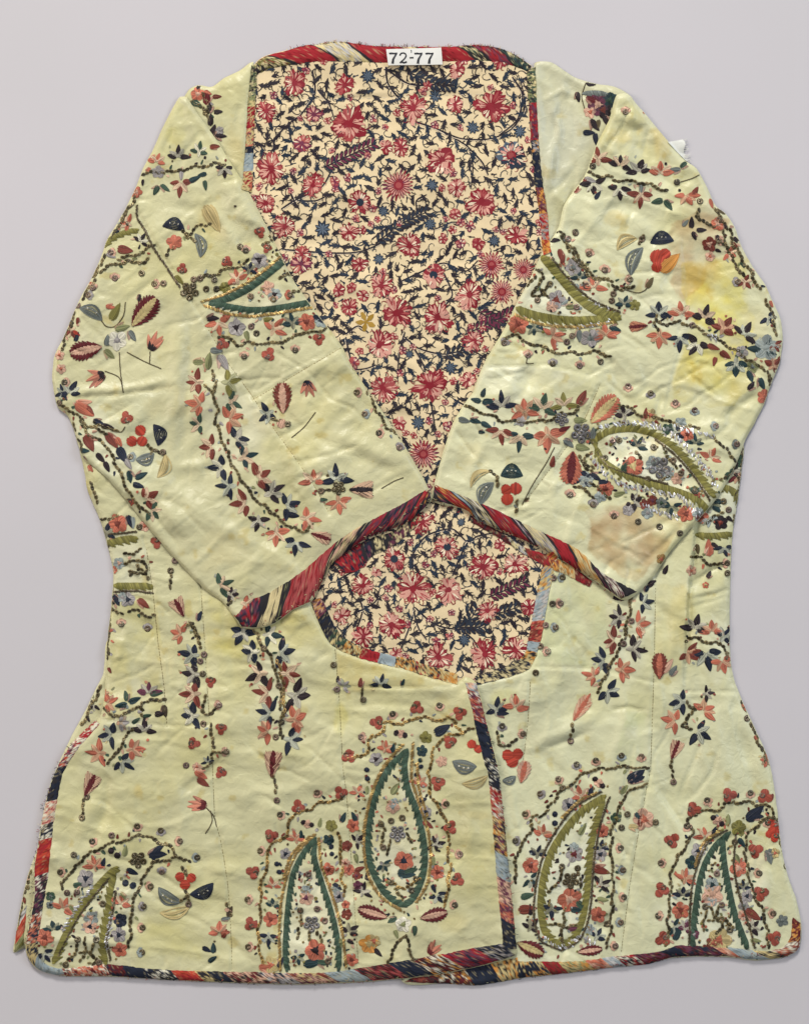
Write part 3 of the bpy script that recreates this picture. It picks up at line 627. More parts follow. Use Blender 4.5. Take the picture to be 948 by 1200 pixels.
            for q, s_ in ((-34, .8), (-14, 1), (8, .95), (30, .85)): leaf(mb, x, y, L * s_, an + q, L * .24, jit(PAL[a[5]], .25) * .75 + PAL['p'] * .25)
            leaf(mb, x, y, L * .6, an - 32, L * .26, PAL[a[6]], h=1.2); leaf(mb, x, y, L * .5, an + 34, L * .24, PAL[a[6]], h=1.2); leaf(mb, x, y, L * .4, an, L * .3, PAL[a[6]], h=1.3)
        elif k in 'qQ':
            mat = M_GILT; x, y, r = X(a[1]), Y(a[2]), float(a[3]) / f
            tone = lin((96, 84, 56)) if k == 'q' else lin((128, 124, 122))
            for q in range(5):
                an = q * 1.2566 + .3; seq(mb, x + r * .72 * math.cos(an), y + r * .72 * math.sin(an), max(2.2, r * .42), tone)
            seq(mb, x, y, max(1.8, r * .36), tone)
        mb.build(NAMES[k], mat, key)


# ------------------------------------------------------------------ embroidery, panel by panel (T sprig, l leaf, h sequin bud, b berry, f rosette, c chain ...)
motifs('LS', 0, 0, 4, '''
T 835 735 52 -90 k v; T 735 758 45 -90 c p; T 935 712 46 -90 g w; l 985 692 50 -10 r
c 672 815 740 802 800 806 870 790 945 782 1000 772 1050 770; f 742 805 32 v v; l 850 800 45 85 v
T 850 858 58 90 r p; l 745 870 52 125 g; l 752 866 55 30 g; l 885 852 65 -25 t; l 970 815 45 170 t
T 1055 792 48 90 k v; l 960 845 50 80 g
f 640 900 30 c p; c 600 965 572 1015 592 1050; B 1 34 o 486 1160 520 1122 580 1092 650 1076
e 642 965 645 1020 680 1075 710 1140 745 1200 775 1240 800 1280 845 1345
W 765 1060 865 1078 -.38 34 n; c 862 1080 885 1098 925 1062 985 1048; f 820 1135 38 c c; c 812 1160 785 1195
W 915 1095 940 1205 -.35 34 s; l 960 960 150 58 y; c 880 1105 910 1130
l 550 1165 80 10 r; T 660 1132 42 -50 k w; c 560 1210 620 1200 680 1175 720 1150; l 500 1190 50 20 v''')
motifs('LS', 237, 0, 4, 'b 272 1090 36 r; s 180 1157; c 285 1140 330 1130 360 1160; b 305 1165 30 r; c 320 1110 350 1130; h 205 1175 -90 p; l 150 970 14 0 f')
motifs('LS', 0, 300, 4, '''
c 440 92 480 62 540 40 600 22 650 36 690 12; h 540 105 -90 p; h 437 150 -90 p; s 365 230; s 330 313; s 665 80
c 455 22 430 90 382 160 352 230 322 300 302 370 272 410
b 855 58 34 r; l 820 92 60 40 o; h 725 130 0 p; s 768 128; q 890 165 40; s 910 110; s 940 105; l 655 178 38 90 k
M 620 328 738 192 96 m y; l 520 302 95 -62 o; l 498 236 48 10 c; W 375 245 480 302 -.30 42 s
t 470 290 500 330 540 330 580 280 590 220; l 345 352 40 30 R; l 352 402 50 -62 n; M 480 425 326 458 84 m p
f 550 395 48 w v; l 540 342 72 -8 G; l 602 350 62 50 s; l 500 422 56 -80 s; l 490 440 62 38 G
t 560 450 565 540 580 638; t 580 638 560 570 495 540; t 595 450 680 495 755 527; t 702 508 705 450
U 706 440 -62 95 c k; U 490 555 158 98 c k; f 280 465 24 p c
T 328 642 58 -70 n b; s 278 690; c 262 690 320 716 362 745 392 790 440 802 500 830
c 382 770 430 850 482 872 540 960 572 1030 612 1112 645 1155 700 1210; c 445 788 500 802 545 822; c 345 790 352 832 372 872 382 905
l 352 690 112 28 c; l 402 702 62 45 r; l 438 770 58 20 n; l 478 792 62 18 k; l 502 830 92 58 r; l 548 850 52 60 c
l 400 838 92 58 r; l 372 912 52 0 t; l 390 938 46 80 n; l 455 925 62 50 k; l 492 965 56 58 k; l 555 895 92 60 n; h 615 942 0 b; l 590 950 60 60 v
l 608 1005 62 80 t; l 636 1042 66 -18 t; l 626 1068 58 20 n; T 688 1140 60 -28 r p; b 595 758 42 r; t 590 800 572 825 530 820
d 660 818 25 R; d 620 868 24 R; d 668 868 24 R; W 722 790 742 888 -.40 34 n; c 692 888 712 920 692 960; c 730 905 765 925
W 640 955 722 925 .34 40 s; W 775 930 742 1038 -.34 30 y; s 765 920; b 610 1160 34 r; T 712 1195 52 20 g p; l 905 495 60 0 G
T 925 592 58 180 r p; T 940 695 62 180 c c; T 935 790 50 180 g p''')
motifs('LS', 237, 300, 4, '''
B 1 44 g 405 5 362 42 300 92 222 150 130 196 40 214; B -1 38 g 535 212 430 232 330 248 230 252 130 238 36 218
z 0 214 100 182 200 132 300 62 372 0; z 12 232 130 272 240 282 400 262 535 238
s 228 190; f 310 150 32 p p; f 340 182 34 b k; c 368 96 410 88 440 122 462 98; c 415 180 470 158 492 158; h 413 183 180 c; h 335 205 -90 p
b 118 28 36 r; s 58 112; s 68 155; c 0 96 60 90 100 62 150 60 180 45 215 28; f 268 20 40 v k; T 220 66 40 -90 n n; T 165 108 52 -100 c p; s 20 155; f 108 150 30 o o
l 20 295 62 -8 k; T 78 312 56 80 c p; f 160 335 42 v k; s 230 330; s 255 362; l 205 350 52 80 G; T 335 345 60 -70 c p; l 285 302 52 -5 o; T 425 318 50 -90 t n
f 490 310 44 c r; l 518 282 62 25 n; f 560 305 34 b n; c 80 380 130 386 180 420 230 402 290 416 340 406 400 400 450 366 510 358 580 340 602 318
h 197 470 -90 p; b 312 460 44 r; h 437 442 -90 p; b 548 390 40 r; b 95 412 42 r; l 38 440 62 8 s; l 78 462 92 55 v
c 50 538 65 600 50 640 70 700 65 770 90 850 130 950 160 1010 200 1070 250 1140 320 1195
c 20 605 45 640; l 25 532 84 -86 G
T 45 892 62 165 r p; T 92 990 62 170 n w; T 132 1080 58 170 n b; T 205 1160 66 170 r p
T 122 592 62 10 o G; T 128 682 58 0 g p; T 128 765 70 0 c c; T 160 860 62 -8 n v; T 196 945 60 -15 t p; T 265 1042 70 -25 r p; T 322 1110 66 -18 k v; T 396 1172 62 -18 n b
M 380 738 374 590 82 r p; U 494 585 86 84 c n; T 312 738 52 150 n b; c 335 760 372 775; d 372 785 22 p; s 402 788
T 522 1055 62 -90 c p; T 630 1050 70 -90 n b; s 558 1102; q 640 1088 30; F 690 1095 830 1095 86 p k; T 640 1150 58 90 c c; l 552 1145 38 -8 g; c 570 1102 620 1098
s 720 525; h 725 640 0 p; h 762 740 0 b; h 828 830 0 p; h 925 898 -60 v; c 778 640 808 700 850 780 882 812 930 852
t 420 852 480 800 530 735; t 840 1090 900 1055 940 1040''')
motifs('LS', 237, 600, 4, '''
T 264 40 52 95 k v; T 348 96 56 100 c p; T 490 30 62 0 c p; T 440 142 60 90 n b; c 322 2 370 40 400 60 440 80 482 92 500 70
F 512 100 632 140 62 p m; l 400 10 60 8 n; T 88 345 56 -20 g p; T 135 385 40 20 k v; T 205 430 46 10 c p; T 108 488 52 100 c c; l 5 410 82 8 t; c 132 420 118 458 132 490''')
motifs('SL', 237, 0, 4, '''l 20 490 72 -86 m; l 48 452 44 0 r; l 36 528 50 -84 k; l 54 525 44 0 k; l 38 590 62 -88 k; l 45 640 62 -80 k; l 60 634 58 4 k; f 82 610 20 v v; c 10 440 22 480 26 520 32 560
f -20 440 32 c p; l -25 420 36 -60 k; l -50 470 60 30 g; c -40 470 -15 490 10 530; l 10 425 40 20 c''')
motifs('SR', 474, 0, 4, '''B 1 34 s 835 438 890 436 950 440; f 905 490 52 V p; f 930 515 42 k r; l 808 428 52 78 k; t 850 385 830 450 842 505; l 835 620 58 4 n; l 892 622 60 85 n; l 870 560 70 55 k; l 935 540 60 70 k; l 850 390 60 -5 k; f 870 525 30 p c; l 850 455 80 20 m
l 910 560 50 100 e; f 960 470 40 t g''')
motifs('RS', 711, 0, 4, '''
h 85 527 -90 p; l 168 516 62 25 c; T 60 778 56 -90 k p; T 150 802 60 -90 k v; T 250 812 62 -90 c p; l 345 790 52 -55 g; l 345 796 52 182 s
c 0 830 60 846 120 852 200 862 240 884 275 888; s 328 853; s 435 943; t 345 852 400 835 430 820
T 55 885 52 90 k w; T 160 912 60 90 r p; l 160 905 46 -90 s; l 262 938 58 165 g; l 270 938 60 48 g; T 372 916 56 80 c c; l 400 915 50 -50 r
l 395 1070 56 -85 k; l 418 1078 50 0 k; l 402 1085 44 75 k; c 420 1015 470 1052 502 1055; f 520 1050 32 c p; h 525 1030 90 p; l 512 1100 46 65 k; f 480 1145 36 r p; c 548 1140 592 1162; l 594 1110 34 60 k; l 484 930 50 82 c; c 430 985 425 1020; l 520 970 50 45 e; l 355 1060 40 -50 s
W 205 1138 312 1128 -.34 40 n; s 165 1120; c 168 1108 160 1140; W 48 1172 142 1118 -.35 38 y; W 168 1160 112 1290 .28 40 s
d 238 1205 36 R; d 272 1190 26 R; d 235 1250 26 R; l 250 1275 128 -50 O''')
motifs('RS', 474, 0, 4, '''T 905 748 58 -80 r p; f 850 710 30 p c; l 812 832 64 20 r; l 795 905 52 -68 r; c 845 800 900 820 948 832; s 880 780; T 885 862 56 90 k w; l 890 935 48 -55 n; l 842 835 60 20 v
s 800 1088; s 765 1120; c 690 1080 740 1100 770 1165 800 1220 850 1262; l 680 1130 50 -10 k; l 725 1168 60 85 r; l 740 1130 40 -20 s''')
motifs('RS', 580, 50, 2.576, 'c 200 590 235 625 260 660 280 690 310 715 345 720 380 745 415 738; h 283 637 -60 p; h 332 687 -60 p; h 407 715 180 p; s 243 574; l 455 740 40 -50 e; t 380 742 430 755 455 745 470 718; h 230 680 -60 v')
motifs('RS', 474, 300, 4, '''
B -1 58 o 645 0 722 92 800 180 872 240 950 276 1010 285; B 1 52 o 522 248 600 276 700 296 800 302 900 298 1010 288
z 520 278 600 310 700 330 830 332 980 310; e 690 12 742 80 802 142 872 202 945 238 1010 262; Z 820 330 900 320 960 300; Z 900 228 950 240
c 612 58 650 108 592 180 640 182 680 132; s 680 133; s 622 208; f 710 205 44 v r; f 690 236 30 p p; s 805 240; l 755 240 52 0 G; l 735 232 42 -42 b; c 585 140 610 100; c 650 160 670 190
l 735 40 52 -80 r; f 790 55 42 v s; T 820 102 42 -90 t t; c 800 10 830 42 862 92 950 112; h 935 65 -90 p; T 885 148 60 -90 c p; s 850 140; l 800 130 40 60 b
f 530 320 50 c r; T 605 335 44 85 t t; T 690 375 60 -25 c c; s 785 375; s 760 403; l 815 345 60 85 s; f 870 385 46 v s; T 940 372 60 -90 c c; l 720 340 40 10 G
c 468 380 520 370 572 402 602 426 650 420 705 462 760 446 820 462 862 446 918 456 960 470
h 467 408 -60 v; h 577 465 -90 p; h 693 505 -90 v; h 820 515 -90 p; s 918 495; t 575 480 570 505 600 505
l 362 662 46 -72 t; l 358 682 52 188 t; l 362 685 62 0 t; T 455 706 64 -90 n v; T 560 732 72 -90 c c; T 645 715 68 -90 g p; T 745 700 62 -90 o p; l 812 702 84 -62 r
c 288 700 340 730 400 742 440 770 500 776 550 780 620 776 670 770 700 760 740 740 800 730 826 690
l 250 765 60 10 s; l 305 765 58 20 t; l 358 780 58 32 t; l 345 825 32 0 t; T 450 818 60 90 r p; T 540 845 64 92 t p; T 668 838 76 90 c c; l 720 822 62 -18 m; Q 735 765 30; f 545 775 26 v v
W 450 1030 552 1030 -.40 42 t; W 310 1085 405 1010 -.30 42 y; W 415 1062 355 1165 .26 46 s; c 400 1012 440 1040 438 1072; d 520 1090 28 R; d 475 1095 25 R; d 480 1140 28 R
t 550 1165 600 1070 660 975 700 900; c 530 1150 522 1192; l 560 1150 30 -40 e; l 515 1165 30 60 s; l 690 992 58 -86 r
M 872 782 1000 655 92 c y; Q 828 830 44; l 880 862 62 -82 s; l 792 770 64 0 G; l 800 892 72 10 G; l 745 858 62 38 s; M 790 915 772 1072 96 c m
l 826 1010 60 30 n; l 868 1022 60 25 n; l 905 1062 62 -5 n; f 850 1050 40 b b; f 935 1090 36 c r; h 772 1118 -90 p; h 885 1165 -90 v; c 820 940 850 990 872 1010; c 798 1085 850 1095 882 1130''')
motifs('RS', 500, 380, 2.2047, '''
B -1 23 o 436 318 434 300 470 277 530 270 590 285 640 320 690 375 742 448; B 1 23 o 436 318 452 350 500 384 570 410 640 430 700 456 732 492
Z 445 268 520 254 600 264 660 308 720 378 752 425; Z 425 345 470 398 560 428 650 448 712 505; c 420 330 408 352 425 372; c 428 300 415 285; e 440 330 470 368 540 392 620 412; e 590 297 640 338 690 395 730 455
c 480 195 520 215 560 236 600 242 650 260 700 268; Z 640 262 690 280 735 290; c 740 292 780 332 795 350
h 520 160 90 p; h 578 178 90 v; h 642 202 90 p; h 692 222 90 b; h 745 263 180 b; h 800 310 180 s
T 510 235 28 -90 k v; l 565 245 30 -85 r; f 578 235 18 y c; T 640 278 28 -60 n b; f 672 285 18 c r; T 692 308 22 -90 t t; T 732 345 26 -60 c p; f 622 270 16 g s; f 655 255 16 b b
s 460 345; s 497 300; s 480 300; T 542 315 26 -60 t n; f 532 366 28 c y; Q 600 370 26; f 585 360 22 b s; f 620 385 20 b v; s 585 318; s 635 352; s 655 385; s 570 400; l 505 382 36 -70 g; f 645 400 16 p p; c 545 330 550 345; c 600 400 620 392; h 690 432 -90 g; c 610 320 640 370
T 405 398 28 60 n b; f 463 425 20 c r; l 482 442 32 -10 G; T 535 458 26 -20 k v; d 520 465 6 k; f 562 465 14 r r; f 582 455 14 r V; f 605 462 15 s g; T 632 470 24 90 t g; f 668 490 22 c r; l 690 500 30 -20 r; Z 560 470 610 490 650 500; f 700 490 18 b s
h 370 440 -60 p; h 428 465 -90 v; h 483 495 -90 p; s 545 510; s 600 523; s 652 540; c 420 410 450 430 470 450; f 448 445 16 b b; f 520 480 16 v v; f 570 488 16 b v; f 605 607 14 a c
c 758 400 780 390 800 372; f 790 395 24 g k; l 770 470 30 60 t''')
motifs('RS', 711, 300, 4, '''
T 240 272 62 -90 n b; T 350 272 62 -90 c p; T 455 290 62 -90 k p; T 545 338 62 -55 r c; T 640 372 60 -60 k b; f 745 430 62 b b; T 735 445 70 -70 t b; T 778 515 54 -30 r c
c 228 282 235 310 290 322 340 312 400 330 460 362 540 402 600 442 680 502 740 532 768 580; c 228 310 240 345; Z 470 370 520 390; s 400 325
F 190 325 78 335 52 c m; T 245 370 58 90 c c; T 342 380 60 90 n b; T 425 412 62 110 k w; l 470 415 64 28 r; l 530 445 62 42 r; l 512 472 46 110 r; T 605 502 60 100 t b; l 662 535 62 70 t; l 660 630 52 -55 k; l 710 570 66 65 t; f 735 660 36 c c; c 762 560 770 625; f 680 520 30 G s; f 630 450 30 v s; l 800 490 50 -40 r
s 105 110; c 40 155 95 150; s 30 178; s 22 210; T 80 225 46 -90 t s; f 130 230 28 o o; l 0 370 50 20 c; l 10 335 60 10 t''')
motifs('RF', 711, 300, 4, '''f 600 960 44 g k; T 590 1010 52 -60 k v; T 610 1030 44 60 m c; c 560 930 590 900 632 910; s 602 882; c 540 1060 520 1100 500 1130; B 1 40 o 500 1110 545 1085 600 1110 625 1180; T 490 1160 50 60 t g; s 545 1150; s 570 1190; c 632 920 634 1020 630 1100 620 1180; f 550 1000 36 g s''')
motifs('LF', 0, 600, 4, '''
c 475 40 510 30 545 12; f 553 55 46 c r; l 600 15 66 70 n; l 620 20 60 80 b; T 500 98 46 -80 n n; s 655 70; f 680 66 26 p c; B 1 48 o 495 152 570 132 645 122; e 510 105 570 100 640 92
b 735 142 40 r; s 820 228; s 800 275; c 798 300 800 350; F 862 490 808 388 74 p m
c 588 195 640 190 660 176; c 590 240 640 235 680 230 690 270 660 290 612 286; c 650 250 672 285 692 312; c 612 290 650 268; f 560 240 28 b p
B 1 46 o 535 348 620 348 715 348; e 535 374 640 370 715 380
l 536 385 62 70 n; f 600 410 36 v n; l 645 410 72 30 r; f 575 400 26 b v; c 530 450 572 476; c 608 466 650 465 690 490 722 488; h 570 525 -90 p; h 692 547 -90 v
c 505 500 512 550 505 600; s 490 650
T 505 895 52 -20 c c; l 600 885 52 -100 g; l 602 902 62 172 t; l 606 892 62 -20 t; T 695 848 58 -90 V v; l 702 855 66 -12 g
c 490 920 530 952 600 940 660 905 720 882 770 875; c 662 900 668 950; l 622 990 46 -30 g; l 672 958 42 -5 g; l 725 950 56 -12 k; T 572 985 42 0 v V; l 770 905 60 85 f
T 525 1042 60 -165 n b; T 680 1026 52 -90 k v; c 622 1020 602 1040 572 1090 542 1140 508 1172; T 470 1130 60 180 c c; T 625 1112 56 -15 c c; T 575 1168 56 45 n b
F 400 1328 462 1205 84 p m; s 410 1333; s 388 1430; c 396 1350 388 1410
T 848 572 55 185 c c; c 868 545 905 525 925 590 940 635; T 905 672 60 175 n b; T 912 762 62 180 k v; T 912 852 62 180 r p; T 905 957 60 180 n w; l 925 510 52 -60 n; s 940 700
c 455 870 420 930 395 970; c 440 935 430 960''')
motifs('LF', 80, 600, 2.9625, 'b 437 803 30 r; s 410 880; f 447 885 16 p c; b 530 905 28 r; T 485 868 22 -90 n b; l 440 900 52 30 c; l 448 925 52 38 r; c 500 740 498 790 515 830 542 835; c 470 890 492 868 500 840; U 478 1020 192 68 c m; t 478 1025 505 1055 515 1090; h 525 670 180 p; b 495 590 26 r; b 532 752 28 r; c 470 690 490 700 520 680; s 470 735; h 550 832 180 p; c 430 385 445 420 455 450; s 472 495; s 468 562; c 475 640 472 690')
motifs('LF', 237, 600, 4, '''
c 245 560 290 640 330 690 346 770 366 815 372 890 370 960 370 1055; C 352 700 380 800 382 950; s 290 640; s 360 815; s 372 985; s 345 1055
T 190 562 60 120 n v; T 240 655 62 178 n w; T 275 757 66 180 k p; T 308 850 66 180 r p; T 318 945 66 180 n b; T 308 1030 62 180 c c
T 312 575 58 -10 t w; T 368 662 66 0 n b; T 395 757 66 0 r p; T 432 862 74 0 k v; T 430 972 66 0 c c; T 412 1066 68 5 n b
F 325 1245 338 1085 88 p m; c 330 1240 345 1310; s 617 717; l 636 800 34 -90 k; s 632 832; T 660 815 38 -50 v s; l 740 822 48 -88 r; c 745 832 752 872; s 755 880; T 835 808 48 -90 n b; l 935 815 36 -75 t''')
motifs('LF', 270, 820, 2.7086, '''
B -1 27 g 563 158 510 210 470 280 446 360 436 450 446 530 482 602 522 640 560 655; B 1 27 g 560 158 552 210 562 280 590 350 610 430 617 500 610 560 586 620 556 655
z 548 142 490 208 452 290 430 380 424 470 438 560 478 625 542 668; z 580 138 576 250 600 330 628 420 636 500 626 580 590 642; z 530 158 472 238 442 320 422 420; z 592 200 598 280 626 370
C 378 185 430 175 440 130 480 100 500 72 550 76 600 56 650 66 700 60 720 82 735 104; C 770 95 720 106 680 120 650 150 636 200 630 270 650 330 680 370 694 420 690 480 696 530 690 600 680 650
b 375 180 30 r; b 465 72 30 r; h 515 45 70 p; b 592 26 30 r; h 663 18 70 p; b 727 42 30 r; h 415 118 0 p; b 695 132 30 r; f 670 195 18 p p; b 658 265 32 r; h 685 330 180 p; b 698 405 30 r; h 728 490 180 p; b 720 570 30 r; h 712 650 200 p
l 645 108 62 -22 n; f 620 120 20 o o; f 608 162 18 t t; d 527 105 9 k; d 553 112 9 k; f 541 108 14 p p; T 492 155 28 -80 c c; l 512 168 32 -70 t; f 462 188 22 v k; d 433 222 8 n; d 435 250 8 n; T 405 295 28 -90 c p; l 432 300 28 -80 G; d 605 212 7 n; d 602 192 7 t; T 600 265 28 -80 c c; l 592 322 34 -10 n; f 620 355 20 v n; l 610 385 42 35 r; T 652 458 26 -30 k v; l 628 478 26 -60 k; l 640 495 34 85 G; f 657 548 24 c r; T 655 620 30 60 n b; l 640 585 30 70 n
W 705 195 780 210 .25 34 s; W 735 265 815 240 .22 26 y; d 765 140 14 R; d 785 155 13 R
l 352 390 36 -70 t; l 400 388 36 -110 t; f 390 400 22 c r; T 400 452 26 -40 k v; f 370 465 18 r r; l 396 490 32 75 G; f 375 540 20 c r; l 395 545 34 -20 r; T 420 612 28 -60 k v; l 435 575 32 -90 k; f 405 590 16 V V
f 515 340 24 p b; f 520 325 14 b b; Q 530 425 24; s 545 375; s 478 395; s 510 385; c 475 390 490 420 478 462; s 485 470; c 505 450 500 490; c 560 430 575 450; f 550 512 32 c n; T 485 525 26 60 t n; l 530 548 60 12 t; l 548 552 50 -20 g; s 510 580; C 520 588 560 595 600 570; s 590 570; s 575 605; l 512 300 44 -60 G; c 528 600 545 625
M 498 690 402 662 42 m p; M 602 692 690 672 42 m p; f 548 712 26 w G; l 528 690 34 150 g; l 585 715 34 90 g; c 548 750 520 790 500 832; c 556 750 572 800 592 830; f 440 775 32 O y; f 455 765 22 y c; l 455 790 36 40 k; U 630 805 -50 52 c m; l 520 730 30 60 G
B -1 24 g 272 440 230 492 200 552 186 632 178 720 175 800 180 862; B 1 24 g 268 442 266 500 286 570 310 640 330 710 344 790 344 860
z 268 428 210 488 180 560 160 650 156 760 160 860; z 280 440 288 520 312 590 336 660 356 740 368 850; z 252 435 195 492 168 570
C 352 318 300 324 270 340 230 356 190 376 180 430 150 450 116 480 120 530 100 570 96 640 95 700 90 760 100 832
b 350 295 30 r; h 275 295 60 p; b 215 340 30 r; h 158 365 30 p; b 130 432 30 r; h 95 480 0 p; b 72 548 30 r; h 55 635 0 p; b 65 712 30 r; h 57 785 0 p
d 232 390 8 k; d 257 398 8 k; f 245 395 14 p p; f 320 400 20 o o; l 282 405 30 -80 G; T 208 445 28 -100 c c; l 222 442 28 -80 t; f 175 490 20 v n; d 148 522 8 n; d 155 548 8 n; T 135 592 26 -90 c p; T 135 655 24 -90 t t; f 128 698 24 c r; T 122 752 28 90 n b; f 128 842 28 y c; l 90 850 50 0 c; l 150 850 40 -60 n
f 240 630 24 p V; f 240 605 16 b b; Q 258 712 24; s 222 670; s 275 665; s 300 702; c 225 690 222 712; c 215 730 210 755; c 248 760 255 740; f 270 795 36 c k; T 215 818 26 70 t t; l 232 840 62 -5 t; l 275 832 44 10 g; s 310 830; s 248 555; c 280 740 285 765
f 312 445 18 t t; d 320 468 8 n; d 322 490 7 n; f 310 540 22 c r; l 325 585 36 30 n; f 345 625 20 v n; f 335 600 14 b b; f 370 680 18 r r; T 377 735 30 -60 k k; l 372 760 26 40 k; f 385 825 22 c r; C 345 425 350 500 355 560 362 620; f 350 770 16 G G; f 365 520 16 p r; f 400 560 14 r V; f 366 650 14 c r''')
motifs('LF', 0, 900, 4, '''
B 1 46 o 255 915 310 785 360 685 430 592 500 512 555 462; B -1 42 o 496 920 485 850 490 760 510 660 520 570 540 490
e 275 880 330 770 380 680 450 590 510 520; e 520 900 505 800 530 680 545 580; Z 300 760 340 690 400 600 440 550; Z 500 850 505 800 530 660
c 300 562 300 520 350 480 372 440 440 390 500 360 560 340 610 336 650 310 700 330 750 346 800 370 828 412 780 430 720 450 685 490 665 540 640 580 622 660 615 740 610 835; c 822 420 890 432
h 285 487 0 p; s 350 405; h 435 343 30 p; s 527 313; h 645 272 60 p; h 755 293 80 v; h 845 342 180 p; h 925 420 180 b; h 707 555 180 p; h 760 487 -90 v; h 675 648 180 v; h 670 748 180 p; h 668 863 180 b; s 318 583; s 365 580
T 450 458 50 -90 c c; l 482 462 46 -75 n; f 405 515 42 v n; d 525 385 15 k; d 553 408 15 k; l 585 412 54 -75 G; q 650 430 36; l 695 408 92 -8 n; l 715 400 70 -40 n; l 595 472 62 30 n; d 590 538 15 n; d 625 550 15 n; T 300 655 58 -60 c c; T 255 755 46 -90 t t; f 215 790 42 c r; T 208 868 48 60 n b; T 570 635 52 -80 c p; f 568 712 34 n n; f 560 780 36 v n; f 565 852 36 c r; l 345 550 50 -10 g; l 570 580 46 60 G; f 240 600 24 g s; f 240 640 20 s k; l 330 640 50 60 G
s 485 635; f 430 700 34 b p; f 425 742 34 p n; s 368 802; s 455 803; s 310 922; s 465 912; c 360 830 352 880 312 912; c 405 800 400 850 380 902; c 440 830 430 870 452 902 420 912; c 385 870 420 855
d 845 510 22 R; d 898 515 22 R; d 868 548 24 R; c 865 470 870 500; c 870 580 885 640; W 745 560 852 628 .30 38 s; W 892 592 1000 540 .32 38 n; W 752 678 890 650 .28 34 y; s 885 640; c 850 620 880 600''')
motifs('LF', 237, 900, 4, '''l 120 700 56 -70 f; l 90 712 44 -15 s; T 80 772 56 -110 c c; l 95 800 50 -60 r; l 0 842 48 20 n; l 52 870 52 -86 t; l 30 912 50 -40 t; t 40 200 48 250 18 305; l 0 190 40 -60 k; c 120 640 130 690; s 350 152; l 105 665 40 10 p''')
motifs('RF', 474, 600, 4, '''
h 740 307 180 b; s 697 310; s 692 430; h 730 428 180 p; h 707 540 180 b; s 660 530; h 670 652 180 p; s 635 628; s 613 752
T 430 928 54 -90 n b; l 430 945 60 -5 n; T 520 912 56 -90 c p; l 525 925 62 -12 c; h 457 1003 90 v; c 435 1035 442 1088 482 1092 525 1075; h 555 1040 180 p; d 482 1140 26 R; d 530 1135 26 R; d 505 1170 28 R; M 545 1270 570 1165 60 p c; W 460 1260 520 1240 .3 30 s''')
motifs('RF', 560, 620, 2.788, '''
c 502 225 490 300 475 360 450 410 430 450 402 510 388 530; c 480 330 495 350; s 500 300; s 475 375
l 440 222 30 20 k; l 470 235 34 -95 k; T 462 290 40 182 k v; T 445 362 40 192 r p; T 412 430 40 192 n b; T 380 480 36 200 c c
T 538 240 36 -10 n b; T 520 312 40 0 c p; T 505 390 44 0 k v; T 468 460 40 15 c c; T 422 530 44 35 n b; l 545 205 30 -60 n
F 312 625 382 515 46 p c; c 305 640 304 690; s 303 693; M 592 490 592 402 46 r c; l 628 480 42 -65 s; l 600 470 60 -50 p; l 555 180 30 -20 k''')
motifs('RF', 711, 600, 4, '''
l 190 350 34 -20 k; l 265 292 50 -70 k
B 1 40 o 415 108 500 112 592 102; c 470 50 500 20 540 10; T 475 30 42 80 b s; f 440 22 36 c r; f 530 50 36 k r; l 560 20 40 40 k; l 478 208 84 -88 c; l 460 200 60 -60 p; T 550 168 46 80 n b; l 485 148 44 20 k; l 420 150 50 80 e
c 400 216 440 210 490 250 540 236 582 236; l 468 310 40 -55 k; s 565 287; f 395 275 26 p c; f 462 342 16 c y
T 412 545 62 -90 k v; T 490 558 54 -95 c c; T 545 585 52 -70 n b; c 370 600 420 590 460 606 520 622 560 642 560 682; T 375 660 56 45 r c; T 465 660 76 90 n b; T 540 698 58 85 c c; l 395 660 50 -20 r
T 352 888 60 -175 n b; T 452 930 60 -50 c c; T 318 980 60 175 c c; T 425 1030 64 35 n b; c 378 890 402 920 432 912; c 400 920 385 970 345 1000 392 1015; F 302 1160 348 1048 66 p m; c 305 1170 300 1200 312 1262; s 312 1267
T 465 852 34 -10 k v; c 640 890 650 930; s 657 967; l 635 895 44 65 c; T 745 1162 34 0 c r; T 745 1165 30 180 c r''')
